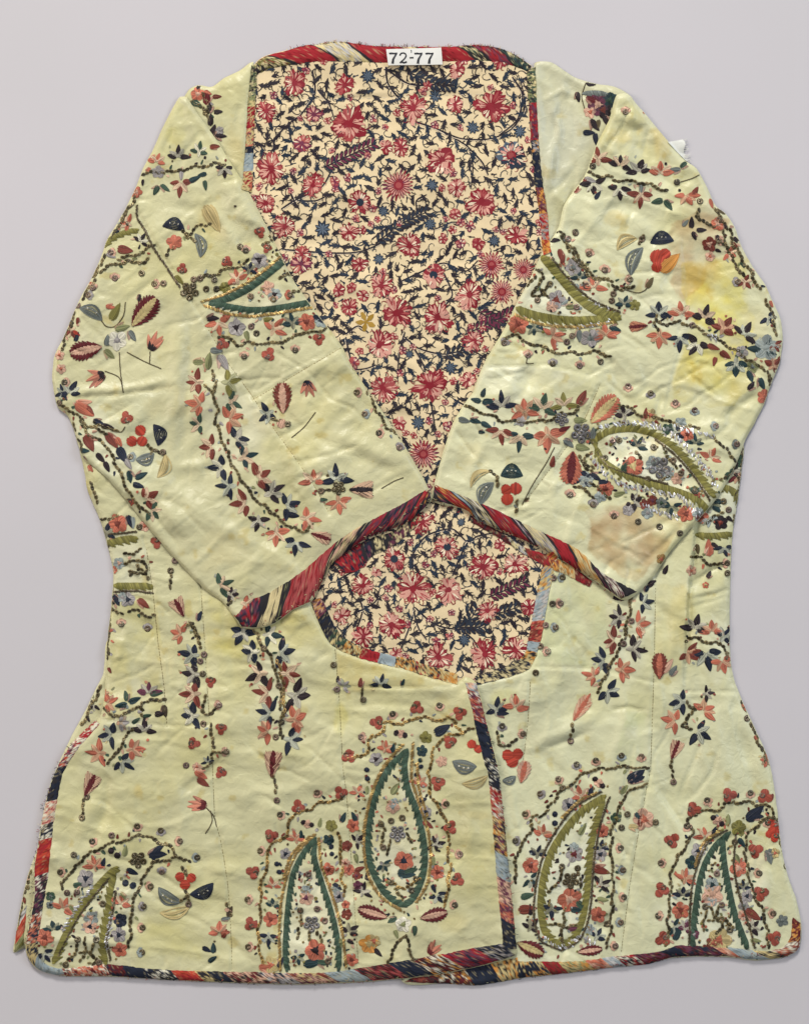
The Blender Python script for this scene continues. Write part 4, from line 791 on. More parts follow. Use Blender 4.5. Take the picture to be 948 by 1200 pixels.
motifs('RF', 560, 860, 2.443, '''
B -1 28 o 365 178 300 220 250 275 210 340 186 420 180 500 190 560 214 594 240 606; B 1 25 o 358 185 337 260 322 330 316 400 310 470 296 540 270 590 238 606
e 352 165 280 208 230 268 190 340 166 430 160 520 180 592 240 620; e 376 180 350 260 332 360 326 450 316 530 290 590 240 620; Z 190 585 240 612 300 580 330 602; z 340 168 290 192 240 240
c 485 100 440 95 400 96 360 100 310 110 260 150 230 170 190 230 160 236 150 280 125 320 106 380 108 425; c 480 145 440 160 420 180 400 220 385 270 380 330 385 400 385 470 380 540 370 610
h 282 88 90 v; h 337 77 90 p; h 410 62 90 b; h 467 65 90 p; h 178 172 30 v; h 135 230 20 p; h 107 307 0 v; s 242 155; h 230 130 60 p; h 408 327 180 p; h 415 390 180 b; h 417 467 180 p; h 408 540 180 b; h 393 607 180 p; s 427 230; s 410 268
l 428 138 62 -38 n; l 440 135 40 -20 n; d 335 130 8 k; d 355 148 8 k; f 345 140 14 p p; T 295 180 30 -90 c p; l 315 180 34 -60 n; f 260 205 22 v n; d 220 230 8 n; d 220 256 8 n; T 185 288 30 -80 c c; T 170 345 26 -90 n n; f 150 378 24 c r; T 150 415 26 60 t b; l 122 470 42 -20 g; l 115 505 56 -5 r; T 150 555 26 -60 k k; l 150 520 34 -90 k; M 112 598 190 632 44 m y
f 275 345 26 v m; f 275 325 14 b b; s 240 380; s 285 385; q 265 420 22; c 240 390 230 430 202 450; c 290 400 290 432; f 262 475 36 c p; T 210 500 28 80 n n; l 262 500 44 10 t; l 280 480 40 40 g; c 240 612 244 540 250 502; c 210 545 245 550 280 550; l 255 560 36 -10 V; l 290 290 40 -60 G
f 355 278 20 c r; T 350 325 24 -90 n n; f 350 345 20 v n; l 326 382 56 20 r; T 350 432 28 -40 k v; l 340 472 34 10 G; f 345 518 24 c r; s 370 545; T 340 582 28 -60 n b; M 285 625 358 615 28 m p; f 320 560 16 b v
f 475 245 32 p c; l 450 225 30 60 t; l 462 268 44 -80 r; s 508 253; l 430 265 34 0 y; f 395 240 16 g o; l 405 170 34 -40 G
B -1 23 g 722 282 680 320 650 370 632 430 622 500 615 570 612 612; B 1 24 g 698 295 704 370 715 430 730 500 750 560 772 614
e 712 275 660 308 630 370 610 450 604 602; e 738 288 732 380 748 460 778 560 792 612; z 690 275 640 320 620 380
c 600 310 615 280 602 250 630 225 680 220 710 200 760 195 790 202 830 206 850 238; c 600 310 575 350 556 380 550 450 545 520 540 602; c 842 240 790 270 766 310 770 370 780 430 800 480 822 530 832 610
b 718 175 30 r; h 655 190 60 p; b 618 217 30 r; h 780 170 90 p; b 822 180 30 r; b 848 268 34 R; b 845 290 28 R; b 555 305 30 r; h 523 370 0 p; b 525 447 30 r; h 515 520 0 p; b 528 587 30 r; h 597 265 60 p; b 795 335 30 r; h 805 400 180 p; b 810 457 30 r; h 845 515 180 p; b 847 585 30 r; h 830 255 90 p; l 828 335 42 70 s; f 835 345 16 s v
l 768 248 66 -35 n; l 780 240 40 -10 n; d 673 240 8 k; d 697 257 8 k; f 685 248 14 p p; l 712 262 34 -80 G; f 745 270 24 o o; T 650 295 30 -90 c p; l 672 290 30 -70 n; f 630 335 22 v n; f 612 368 20 t g; T 592 415 30 -80 c c; T 585 462 26 -90 n n; f 580 505 26 c r; T 560 552 26 40 t b; T 592 560 26 -60 V v; l 745 300 34 50 t
s 683 400; f 670 432 22 b t; f 670 460 32 p p; f 668 478 18 b b; s 650 495; s 697 490; c 650 510 645 560; c 690 500 680 530 700 550 680 582; c 660 530 700 532 730 552; c 670 500 672 525; f 690 590 36 y c; f 672 600 20 r c; s 720 562
s 735 310; l 735 345 34 60 G; f 745 385 26 c p; T 760 442 24 -90 n n; f 770 465 18 v n; f 760 492 16 v s; l 762 505 56 30 r; f 758 520 16 p c; T 785 555 28 -40 k v; l 778 590 34 10 G; f 870 535 18 s s; l 560 590 40 -60 t; f 618 575 16 V v''')

motifs('RS', 0, 0, 1, 'c 838 246 852 266 862 290 878 318 890 338; c 846 272 856 300 870 322; l 848 262 9 60 k; l 858 284 9 50 r; l 868 306 9 60 g; T 854 296 10 30 c p; T 872 330 10 40 r p; h 842 282 0 p; h 864 330 180 v; T 900 372 11 40 n b; l 902 352 9 70 c; c 898 352 906 374 908 392; T 906 404 10 60 r c; l 838 292 8 20 k; f 832 300 6 p c')
motifs('LS', 0, 0, 1, 'c 160 226 148 250 132 278; c 122 300 110 328 98 350; T 150 262 10 200 c p; l 140 272 9 200 n; h 130 296 0 p; h 104 346 0 v; l 92 372 9 100 r; T 84 386 10 160 r p; c 88 368 78 392 72 408; l 176 196 9 120 c; l 168 210 8 100 k; f 72 432 6 p c; T 74 460 9 150 n b; h 76 448 0 p')
motifs('LF', 0, 0, 1, 'c 131 690 129 716 127 742 126 770; l 129 705 7 20 k; l 128 740 7 -20 c; f 133 668 5 c p; l 127 782 8 60 r; c 122 800 116 826; T 124 812 9 160 c c; l 104 545 10 60 c; c 108 566 114 588; c 125 640 130 660')
motifs('LB', 0, 0, 1, 'c 118 806 106 830 96 848; T 110 826 8 140 k v; l 102 840 7 60 k; c 30 1040 24 1068 20 1092; l 28 1052 8 80 r; l 25 1076 8 70 n; f 30 1030 5 p c; c 36 1022 32 1040')
motifs('RF', 0, 0, 1, 'c 866 560 864 590 860 620; l 862 575 8 100 k; c 880 850 890 872 898 892; l 884 862 8 60 c; T 858 742 9 0 n b; l 904 930 8 80 r; h 852 660 180 p; c 912 962 916 990 922 1016; f 908 1000 6 y c')

# ------------------------------------------------------------------ printed pattern of the cotton lining
PR_RED = lin((138, 44, 52)); PR_PINK = lin((212, 156, 138)); PR_DK = lin((50, 45, 50)); PR_NAVY = lin((46, 54, 66)); PR_BLUE = lin((92, 104, 116)); PR_PUR = lin((112, 50, 70)); PR_GOLD = lin((168, 132, 56)); PR_CREAM = lin((232, 214, 184)); PR_ROSE = lin((168, 80, 78))
LFL = [(345, 97, 17, 'r'), (404, 100, 14, 'r'), (431, 89, 11, 'b'), (368, 134, 13, 'u'), (409, 144, 25, 'r'), (312, 130, 14, 'r'), (354, 167, 12, 'u'), (318, 197, 20, 'r'), (367, 217, 15, 'r'), (392, 212, 8, 'u'), (422, 237, 16, 'k'), (467, 217, 21, 'd'), (378, 268, 13, 'b'), (449, 247, 9, 'b'), (312, 238, 15, 'r'), (334, 265, 15, 'r'), (409, 272, 14, 'p'), (452, 172, 9, 'p'), (470, 173, 12, 'r'), (354, 298, 11, 'r'),
 (484, 127, 19, 'p'), (510, 112, 10, 'b'), (533, 122, 13, 'p'), (575, 124, 22, 'p'), (536, 82, 12, 'p'), (588, 70, 12, 'p'), (554, 149, 10, 'b'), (609, 154, 10, 'b'), (518, 187, 20, 'p'), (599, 182, 21, 'q'), (506, 217, 10, 'b'), (535, 220, 13, 'p'), (565, 236, 21, 'p'), (504, 262, 10, 'b'), (533, 251, 8, 'r'), (531, 269, 7, 'r'), (519, 280, 8, 'r'), (540, 285, 7, 'u'), (560, 285, 9, 'r'), (550, 265, 7, 'u'), (579, 282, 10, 'b'), (605, 276, 14, 'p'), (480, 288, 18, 'p'), (444, 303, 9, 'b'),
 (353, 309, 14, 'u'), (397, 340, 9, 'r'), (412, 337, 8, 'r'), (426, 346, 9, 'r'), (409, 360, 12, 'r'), (422, 309, 11, 'p'), (446, 335, 15, 'p'), (429, 377, 12, 'g'), (464, 367, 21, 'p'), (444, 405, 19, 'p'), (449, 455, 19, 'r'), (468, 496, 9, 'p'), (508, 322, 17, 'k'), (576, 310, 18, 'd'), (613, 316, 15, 'd'), (550, 346, 19, 'p'), (588, 342, 17, 'd'), (513, 372, 20, 'p'), (556, 399, 15, 'p'), (528, 431, 10, 'b'), (504, 452, 23, 'p'), (549, 445, 12, 'p'), (490, 495, 11, 'b'), (525, 500, 8, 'u'), (496, 532, 20, 'd'), (415, 425, 9, 'u'), (480, 415, 7, 'b'),
 (495, 611, 16, 'r'), (524, 641, 16, 'k'), (566, 664, 19, 'p'), (603, 661, 16, 'p'), (586, 637, 9, 'r'), (484, 690, 22, 'p'), (526, 691, 18, 'p'), (571, 716, 15, 'p'), (620, 712, 13, 'r'), (544, 750, 10, 'b'), (514, 770, 18, 'r'), (568, 767, 18, 'p'), (604, 762, 17, 'p'), (462, 655, 16, 'k'), (426, 686, 15, 'p'), (441, 671, 7, 'p'), (424, 660, 8, 'r'), (400, 722, 12, 'p'), (426, 746, 14, 'p'), (459, 732, 18, 'p'), (464, 766, 9, 'p'), (540, 612, 7, 'b'), (455, 690, 6, 'u')]
# a print lies flat in the cloth: every mark is a thin flat patch, layered by hair's breadths
pm = MB()
def poly(P, z, col):
    P = np.asarray(P, float); c = P.mean(0); n = len(P)
    V = np.r_[np.c_[P, np.full(n, z)], [[c[0], c[1], z]]]
    i = np.arange(n); pm.add(V, np.c_[i, (i + 1) % n, np.full(n, n)], jit(col, .12))
def petal(x, y, L, an, w, z, col, tip=.72, rag=0):
    t = np.array([0, .2, .45, tip, .92, 1.0]); p = np.array([.10, .38, .85, 1, .55, .05]) * w / 2
    lx = np.r_[t, t[::-1]] * L; ly = np.r_[p, -p[::-1]]
    if rag: lx = lx * (1 + RNG.uniform(-rag, rag, len(lx))); ly = ly * (1 + RNG.uniform(-rag, rag, len(ly)))
    ca, sa = math.cos(an), math.sin(an)
    poly(np.c_[x + lx * ca - ly * sa, y + lx * sa + ly * ca], z, col)
def pline(P, w0, w1, z, col):
    P = np.asarray(P, float); n = len(P); T = np.gradient(P, axis=0); T /= np.linalg.norm(T, axis=1)[:, None] + 1e-9
    Nn = np.stack([-T[:, 1], T[:, 0]], 1) * (np.linspace(w0, w1, n) * .5)[:, None]
    V = np.r_[np.c_[P + Nn, np.full(n, z)], np.c_[P - Nn, np.full(n, z)]]; i = np.arange(n - 1)
    pm.add(V, np.r_[np.c_[i, i + 1, n + i + 1], np.c_[i, n + i + 1, n + i]], jit(col, .12))
def curl(x, y, L, an, bend, w, z, col):
    t = np.linspace(0, 1, 7); th = an + bend * t * t
    P = np.cumsum(np.c_[np.cos(th), np.sin(th)] * L / 7, axis=0) + (x, y); pline(P, w, w * .35, z, col)
def spiky(x, y, L, an, w, z, col):
    """a dark leaf with a toothed, hooked outline"""
    bend = random.uniform(-.5, .5); n = max(3, int(L / 4.2))
    t = np.linspace(0, 1, 7); th = an + bend * (t - .5); mid = np.cumsum(np.c_[np.cos(th), np.sin(th)] * L / 7, axis=0) + (x, y)
    pr = np.sin(np.pi * np.clip(t * .93 + .06, 0, 1)) * w * .27
    Nn = np.c_[-np.sin(th), np.cos(th)]
    poly(np.r_[mid + Nn * pr[:, None], (mid - Nn * pr[:, None])[::-1]], z, col)
    for i in range(n):
        q = (i + .7) / (n + .4); j = min(6, int(q * 6.5)); b = mid[j]
        for sg in (-1, 1):
            curl(b[0], b[1], w * random.uniform(.55, .9), th[j] + sg * random.uniform(.7, 1.25), -sg * random.uniform(.6, 1.8), 1.4, z, col)
def flower(x, y, r, k):
    z = .40; a0 = random.uniform(0, 6.28)
    if k in 'bB': r *= .8
    if k in 'bB':
        n = 9 if k == 'b' else 13
        for i in range(n):
            an = a0 + i * 6.283 / n if k == 'b' else -math.pi * 1.12 + i * math.pi * 1.25 / n
            petal(x, y, r * random.uniform(.85, 1.1), an, r * (.42 if k == 'b' else .22), z, PR_NAVY, .6, .1)
        for i in range(n):
            an = a0 + i * 6.283 / n if k == 'b' else -math.pi * 1.12 + i * math.pi * 1.25 / n
            petal(x, y, r * random.uniform(.6, .9), an, r * .2, z + .05, PR_BLUE if k == 'b' else lin((140, 152, 156)), .6)
        return
    if k == 'g':
        for i in range(5): petal(x, y, r, a0 + i * 1.2566, r * .5, z, PR_GOLD, .5, .1)
        return
    n = random.choice((6, 7, 8)) if r > 10 else 5; r = r * .84
    out, inn = {'r': (PR_RED, PR_ROSE), 'R': (PR_RED, PR_PUR), 'u': (PR_PUR, PR_ROSE), 'p': (PR_RED, PR_PINK), 'k': (PR_RED, PR_PINK), 'd': (PR_ROSE, PR_PINK), 'q': (PR_NAVY, PR_BLUE)}[k]
    if k == 'd' or k == 'R':
        m_ = 22 if k == 'd' else 14
        for i in range(m_):
            an = a0 + i * 6.283 / m_; petal(x, y, r * random.uniform(.85, 1.15), an, r * (.2 if k == 'd' else .32), z, PR_RED if i % 3 else PR_PUR, .55, .1)
            petal(x + math.cos(an) * r * .3, y + math.sin(an) * r * .3, r * .55, an, r * .10, z + .05, PR_PINK, .5)
    else:
        for i in range(n):
            an = a0 + i * 6.283 / n + random.uniform(-.12, .12); rr = r * random.uniform(.78, 1.22); w = 2 * r * math.sin(math.pi / n) * random.uniform(.62, .95)
            petal(x, y, rr, an, w, z, out if random.random() < .7 else inn, .76, .16)
            nv_ = 3 if r > 12 else 2
            for q in range(nv_):
                qa = an + (q - (nv_ - 1) / 2) * (w / rr) * .38; f0 = random.uniform(.18, .34)
                petal(x + math.cos(qa) * rr * f0, y + math.sin(qa) * rr * f0, rr * random.uniform(.5, .72), qa + random.uniform(-.08, .08), max(.9, w * .22), z + .05, random.choice((PR_PINK, PR_PINK, PR_CREAM, PR_ROSE)), .6, .1)
            if r > 12: curl(x + math.cos(an) * rr * .5, y + math.sin(an) * rr * .5, rr * .6, an + .3, random.choice((-1.6, 1.6)), .9, z + .09, PR_DK if random.random() < .35 else PR_RED)
            if r > 9:
                for sg in (-1, 1): curl(x + math.cos(an + sg * .28) * rr * .72, y + math.sin(an + sg * .28) * rr * .72, rr * .5, an + sg * .5, sg * 2.4, 1.15, z + .03, PR_RED if random.random() < .7 else PR_DK)
    cc = {'k': PR_NAVY, 'q': PR_RED, 'd': PR_RED, 'R': PR_RED}.get(k, out)
    cr_ = r * (.34 if k in 'kqd' else .22)
    t = np.arange(10) * .6283; poly(np.c_[x + cr_ * np.cos(t), y + cr_ * np.sin(t)], z + .12, cc)
    if k in 'qdR': poly(np.c_[x + cr_ * .6 * np.cos(t), y + cr_ * .6 * np.sin(t)], z + .16, PR_ROSE)
    if r > 12:
        for i in range(7): curl(x + math.cos(a0 + i * .9) * r * .9, y + math.sin(a0 + i * .9) * r * .9, r * .45, a0 + i * .9, random.uniform(-2.2, 2.2), 1.2, z - .02, PR_DK)
def vis(x, y):
    """the stretches of lining that show"""
    if y < 575:
        if y < 86: return 312 < x < 606 and y > 66
        lx = 292 if y < 216 else np.interp(y, [216, 330, 430, 515, 575], [288, 345, 413, 470, 503]) - 6
        rx = 632 if y < 290 else np.interp(y, [290, 360, 460, 525, 570], [640, 603, 554, 521, 508]) + 6
        return lx < x < rx
    return np.interp(y, [580, 600, 660, 710, 760, 800], [500, 480, 385, 362, 385, 520]) - 6 < x < np.interp(y, [580, 600, 640, 700, 800], [512, 560, 625, 646, 640]) + 4 and y < 806
VINES = [[(366, 82), (369, 108), (352, 135), (338, 145), (322, 165), (322, 190)], [(372, 105), (385, 120), (392, 140)], [(338, 145), (342, 165), (352, 178)], [(452, 78), (455, 98), (472, 118), (500, 128), (520, 98), (535, 95)], [(455, 82), (480, 98), (512, 98), (528, 85)],
 [(480, 140), (510, 150), (540, 162), (575, 162), (600, 150), (615, 125), (610, 95)], [(510, 150), (548, 172), (554, 195), (552, 220)], [(548, 172), (565, 190), (572, 205)], [(600, 90), (612, 110), (606, 140), (585, 158)], [(330, 245), (345, 235), (360, 228), (378, 218), (395, 190), (420, 178), (440, 172)], [(345, 235), (338, 220), (336, 205)], [(345, 235), (370, 235), (382, 230)],
 [(330, 292), (380, 296), (420, 295), (450, 282), (468, 258), (490, 250), (505, 268), (530, 260), (550, 262)], [(468, 258), (452, 268), (436, 280)], [(490, 250), (488, 235), (500, 228)], [(470, 330), (490, 320), (520, 308), (545, 318), (560, 305)], [(474, 395), (490, 408), (520, 415), (550, 410), (570, 420)], [(474, 390), (468, 415), (466, 440)], [(480, 400), (495, 425), (500, 445)], [(405, 392), (420, 382), (432, 390)], [(405, 395), (415, 432), (428, 432), (440, 428)], [(532, 468), (550, 478)], [(505, 470), (508, 490), (512, 515)], [(520, 320), (530, 345), (520, 360)],
 [(484, 668), (484, 650), (500, 628), (530, 620), (548, 635), (560, 628), (590, 625), (612, 640), (632, 668)], [(548, 635), (538, 655), (530, 675)], [(484, 712), (490, 735), (500, 750)], [(486, 712), (510, 732), (540, 738), (560, 735), (575, 728)], [(486, 715), (478, 740), (470, 760)], [(415, 745), (425, 715), (420, 700)], [(418, 718), (440, 705), (445, 690)], [(403, 740), (413, 730)], [(540, 738), (555, 750), (560, 760)], [(395, 680), (410, 672), (420, 668)]]
for v in VINES:
    P = catmull(v, 3.0); pline(P, 2.1, 1.3, .27, PR_DK)
    off = np.gradient(P, axis=0); pline(P + np.c_[-off[:, 1], off[:, 0]] * .45, .7, .5, .30, PR_CREAM)
    for i in range(6, len(P) - 2, 5):
        T = off[i]; an = math.atan2(T[1], T[0])
        curl(P[i, 0], P[i, 1], random.uniform(6, 11), an + random.choice((-1, 1)) * random.uniform(.6, 1.2), random.uniform(-2.5, 2.5), 1.6, .28, PR_DK)
# feathered branches: rows of little dark or plum leaves along a pale stalk
for (x0, y0, x1, y1, col) in [(380, 196, 438, 168, PR_PUR), (478, 84, 512, 98, PR_DK), (500, 98, 530, 100, PR_DK), (470, 262, 500, 248, PR_DK), (545, 392, 600, 366, PR_PUR), (520, 418, 556, 405, PR_DK), (530, 735, 570, 735, PR_DK), (545, 735, 560, 712, PR_DK), (572, 700, 615, 682, PR_PUR), (575, 722, 605, 712, PR_DK), (440, 285, 470, 262, PR_DK), (560, 365, 585, 378, PR_PUR)]:
    n = int(math.hypot(x1 - x0, y1 - y0) / 5.5); an = math.atan2(y1 - y0, x1 - x0)
    pline(np.c_[np.linspace(x0, x1, 8), np.linspace(y0, y1, 8)], 1.6, 1, .3, PR_DK)
    for i in range(n):
        t = (i + .5) / n
        for sg in (-1, 1):
            petal(x0 + (x1 - x0) * t, y0 + (y1 - y0) * t, 11, an + sg * .85, 4.6, .34, PR_DK, .6); petal(x0 + (x1 - x0) * t, y0 + (y1 - y0) * t, 9, an + sg * .85, 2.6, .38, col if col is not PR_DK else PR_NAVY, .6)
for (x, y, r, k) in LFL: flower(x, y, r, k)
occ = [(x, y, r * .84) for x, y, r, k in LFL]
def free(x, y, m):
    return all((x - a) ** 2 + (y - b_) ** 2 > (r + m) ** 2 for a, b_, r in occ)
tries = 0; placed = 0
while tries < 15000:
    tries += 1
    x, y = random.uniform(288, 645), random.uniform(62, 806)
    if not vis(x, y): continue
    m = 4.6 if tries < 6000 else (3.2 if tries < 12000 else 2.3)
    if not free(x, y, m): continue
    an = random.uniform(0, 6.28)
    dk = PR_DK if random.random() < .62 else PR_NAVY
    if m > 4: L = random.uniform(13, 21); spiky(x - math.cos(an) * L * .5, y - math.sin(an) * L * .5, L, an, 7.2, .33, dk); curl(x, y, 20, an + 1.9, random.choice((-3.4, 3.4)), 1.2, .31, dk); occ.append((x, y, 5.6))
    elif m > 3:
        if random.random() < .42: flower(x, y, random.uniform(4.5, 6), random.choice('uuur'))
        else: L = random.uniform(9, 13); spiky(x - math.cos(an) * L * .5, y - math.sin(an) * L * .5, L, an, 7.5, .33, dk)
        occ.append((x, y, 4.6))
    else:
        curl(x - math.cos(an) * 4, y - math.sin(an) * 4, 10, an, random.uniform(-4, 4), 1.3, .32, dk); petal(x, y, 4.5, an, 2.2, .32, dk); occ.append((x, y, 3.2))
    placed += 1
pr = pm.build('floral_print', M_PRINT, 'LI', dz=.12)
pr['label'] = 'printed red and plum flowers, blue stars and dark toothed leaves'

# ------------------------------------------------------------------ little filling stitches round the paisleys
def filling(key, lines, dmin, dmax, n):
    mb = MB()
    P = np.concatenate([catmull([(o_[0] + a / o_[2], o_[1] + b_ / o_[2]) for a, b_ in zip(pts[::2], pts[1::2])], 2.0) for o_, pts in lines])
    for _ in range(n):
        q = P[random.randrange(len(P))]; an = random.uniform(0, 6.28); d = random.uniform(dmin, dmax)
        x, y = q[0] + math.cos(an) * d, q[1] + math.sin(an) * d
        dist = np.hypot(P[:, 0] - x, P[:, 1] - y).min()
        if dist < dmin: continue
        r = random.random()
        if r < .5: leaf(mb, x, y, random.uniform(3, 6), random.uniform(0, 360), random.uniform(1.8, 2.6), PAL[random.choice('ckrvgnpbtG')], h=.3)
        elif r < .8: disc(mb, x, y, random.uniform(1.1, 1.9), PAL[random.choice('crpvkbo')], h=.3)
        else: link(mb, x, y, an, 3.2, 2.4, jit(lin((150, 126, 76)), .3))
    o = mb.build('filling_stitches', M_THREAD, key); o['kind'] = 'stuff'
Z1 = (270, 820, 2.7086); Z2 = (560, 860, 2.443); Z3 = (500, 380, 2.2047); Z4 = (0, 900, 4); Z5 = (237, 300, 4); Z6 = (474, 300, 4)
filling('LF', [(Z1, [563, 158, 470, 280, 436, 450, 482, 602, 560, 655, 610, 560, 610, 430, 562, 280, 560, 158])], 6.5, 22, 260)
filling('LF', [(Z1, [272, 440, 200, 552, 178, 720, 180, 862]), (Z1, [268, 442, 286, 570, 330, 710, 344, 860])], 6.5, 22, 230)
filling('LF', [(Z4, [255, 915, 360, 685, 500, 512, 555, 462]), (Z4, [496, 920, 490, 760, 520, 570, 540, 490])], 6.5, 20, 130)
filling('RF', [(Z2, [365, 178, 250, 275, 186, 420, 190, 560, 240, 606, 296, 540, 316, 400, 337, 260, 358, 185])], 6.5, 24, 240)
filling('RF', [(Z2, [722, 282, 650, 370, 622, 500, 612, 612]), (Z2, [698, 295, 715, 430, 750, 560, 772, 614])], 6.5, 24, 220)
filling('RS', [(Z3, [436, 318, 470, 277, 590, 285, 690, 375, 742, 448]), (Z3, [436, 318, 500, 384, 640, 430, 732, 492])], 7, 22, 260)
filling('RS', [(Z6, [645, 0, 800, 180, 950, 276, 1010, 285]), (Z6, [522, 248, 700, 296, 900, 298])], 7, 18, 90)
filling('LS', [(Z5, [405, 5, 300, 92, 130, 196, 40, 214]), (Z5, [520, 212, 330, 248, 130, 238])], 7, 18, 110)

# ------------------------------------------------------------------ patchwork bindings
def bcol(code, x, y, t, v, seed):
    """woven patch colours: ground colour flecked with the others in ragged stitches"""
    cs = [PAL[q] for q in code]
    c = np.tile(cs[0], (len(x), 1))
    for i, q in enumerate(cs[1:]):
        nz_ = fbm(x * 1.0 + y * .6, y * 1.0 - x * .6, 4.6, seed + i * 13, 2) + .8 * fbm(x, y, 2.0, seed + i * 29, 2)
        c = np.where((nz_ > (.06 if i == 0 else .13))[:, None], q, c)
    if len(code) > 1:
        dg = np.sin((x * .8 + y) * 1.5 + 3 * fbm(x, y, 9, seed + 71, 2)) + 1.6 * fbm(x, y, 2.4, seed + 73, 2)
        c = np.where((dg > .95)[:, None], PAL[code[-1]] * .6 + PAL['K'] * .4, c)
    fl_ = fbm(x, y, 2.1, seed + 75, 2)
    c = np.where((fl_ > .23)[:, None], c * .45, c); c = np.where((fl_ < -.26)[:, None], c * .55 + PAL['C'] * .35, c)
    return c * (1 + .3 * fbm(x, y, 3.0, seed + 5, 2))[:, None]
def binding(name, key, inner, outer, patches, slant=.3, lift=.7, bulge=.8, label=None, cut=None, hem=None):
    """strip between two edges, sewn from patches: (length fraction, colours)"""
    A = catmull(inner, 2.0); B_ = catmull(outer, 2.0)
    L = np.linalg.norm(np.diff(B_, axis=0), axis=1).sum(); n = max(12, int(L / 1.25))
    A, _ = resample(A, n + 1); B_, _ = resample(B_, n + 1)
    m = 8; vv = np.linspace(0, 1, m)
    wmean = np.linalg.norm(A - B_, axis=1).mean()
    tot = sum(p[0] for p in patches); acc = 0; seed = random.randint(1, 9999)
    grp = bpy.data.objects.new(name, None); COL.objects.link(grp); grp.parent = jacket
    if label: grp['label'] = label
    Hf = TOP
    for pi, (fr, code) in enumerate(patches):
        t0, t1 = acc / tot, (acc + fr) / tot; acc += fr
        k = max(4, int((t1 - t0) * L / 1.25))
        V = []; mb = MB()
        tt = np.linspace(0, 1, k + 1)
        for j, v in enumerate(vv):
            sh = slant * (v - .5) * wmean / L
            a = t0 + (sh if pi > 0 else 0); b_ = t1 + (sh if pi < len(patches) - 1 else 0)
            t = np.clip(a + (b_ - a) * tt, 0, 1) * n
            i0 = np.minimum(t.astype(int), n - 1); f = (t - i0)[:, None]
            pa = A[i0] * (1 - f) + A[i0 + 1] * f; pb = B_[i0] * (1 - f) + B_[i0 + 1] * f
            P = pa * (1 - v) + pb * v
            V.append(np.c_[P, np.full(k + 1, lift + bulge * math.sin(math.pi * min(1, .04 + v * .96)) ** .6 - (.9 if v == 0 else 0))])
        V = np.concatenate(V)
        V[:, 2] += fbm(V[:, 0], V[:, 1], 6, seed, 2) * .9
        V[:, 0] += fbm(V[:, 0], V[:, 1], 4, seed + 3, 2) * 1.3; V[:, 1] += fbm(V[:, 0], V[:, 1], 4, seed + 4, 2) * 1.3
        q = np.tile(tt, m); vr = np.repeat(vv, k + 1)
        C = bcol(code, V[:, 0], V[:, 1], q, vr, seed + pi * 101)
        if cut:   # zigzag overcast stitching along the patch seams
            d = np.minimum(q, 1 - q) * (t1 - t0) * L
            zz = 1.2 + 1.7 * (((vr * 6 + q * 2) % 1) > .5) + 1.5 * fbm(V[:, 0], V[:, 1], 3, seed + 9, 2)
            C = np.where((d < zz)[:, None], PAL[cut], C)
        F = []
        for j in range(m - 1):
            i = np.arange(k); a = j * (k + 1) + i; b_ = (j + 1) * (k + 1) + i
            F.append(np.c_[a, a + 1, b_ + 1]); F.append(np.c_[a, b_ + 1, b_])
        mb.add(V, np.concatenate(F), C)
        o = mb.build('binding_patch', M_BIND, key, parent=grp, Hf=Hf)
    return grp
binding('neck_binding', 'LI', [(302, 86), (318, 80), (340, 76), (380, 72), (420, 73), (470, 74), (525, 72), (570, 71), (598, 76), (618, 84)], [(297, 76), (309, 66), (338, 58), (349, 54), (395, 48), (440, 53), (520, 54), (562, 52), (590, 57), (606, 65), (623, 77)],
        [(34, 'CrKo'), (52, 'D'), (40, 'Cyx'), (62, 'DD'), (18, 'Cp'), (46, 'D'), (16, 'Ckg'), (30, 'DV'), (30, 'KCtg')], slant=-1.6, cut='K', label='red and cream patched binding along the back neck')
binding('neck_binding', 'LI', [(302, 80), (300, 120), (298, 165), (296, 226)], [(295, 76), (291, 120), (288, 170), (284, 222)], [(36, 'KGgC'), (12, 'yG'), (26, 'Dy'), (22, 'Vcy'), (8, 'n'), (22, 'L'), (24, 'ycD')], slant=.5)
binding('neck_binding', 'LI', [(617, 84), (621, 150), (625, 200), (632, 255), (636, 300)], [(627, 78), (630, 150), (634, 200), (641, 250), (645, 296)], [(38, 'KGCg'), (42, 'DV'), (14, 'vOn'), (40, 'nn'), (30, 'OVr'), (30, 'Dcv'), (16, 'OR')], slant=.5)
binding('front_binding', 'LI', [(377, 700), (388, 724), (398, 742), (418, 756), (446, 765), (476, 771), (506, 781), (536, 790)], [(365, 704), (373, 728), (387, 754), (412, 768), (444, 777), (474, 784), (504, 794), (536, 802)],
        [(22, 'VOp'), (28, 'Kn'), (22, 'Kyg'), (24, 'yKO'), (24, 'D'), (22, 'L'), (26, 'OyK'), (36, 'yODK'), (22, 'yO')], slant=.4, lift=.6)
binding('front_binding', 'LI', [(556, 793), (590, 782), (612, 768), (618, 752), (622, 732), (627, 702), (634, 670), (640, 650)], [(558, 803), (594, 794), (620, 783), (632, 755), (637, 730), (642, 702), (649, 668), (655, 642)],
        [(68, 'KnnC'), (14, 'yKO'), (12, 'L'), (26, 'Dcr'), (38, 'Lx'), (34, 'yOL'), (16, 'OrR')], slant=.4, lift=.6)
binding('front_binding', 'LF', [(545, 800), (554, 837), (559, 862), (566, 890), (571, 905), (576, 955), (581, 1020), (585, 1062), (589, 1110)], [(558, 800), (568, 838), (576, 872), (582, 895), (586, 915), (590, 955), (595, 1005), (600, 1055), (605, 1112)],
        [(10, 'xLp'), (38, 'cDwV'), (44, 'nn'), (36, 'Kwn'), (36, 'Dcw'), (42, 'yKOV'), (30, 'Lb'), (30, 'pV'), (20, 'cV'), (32, 'nK')], slant=.5, label='narrow patched binding down the overlapping front edge')
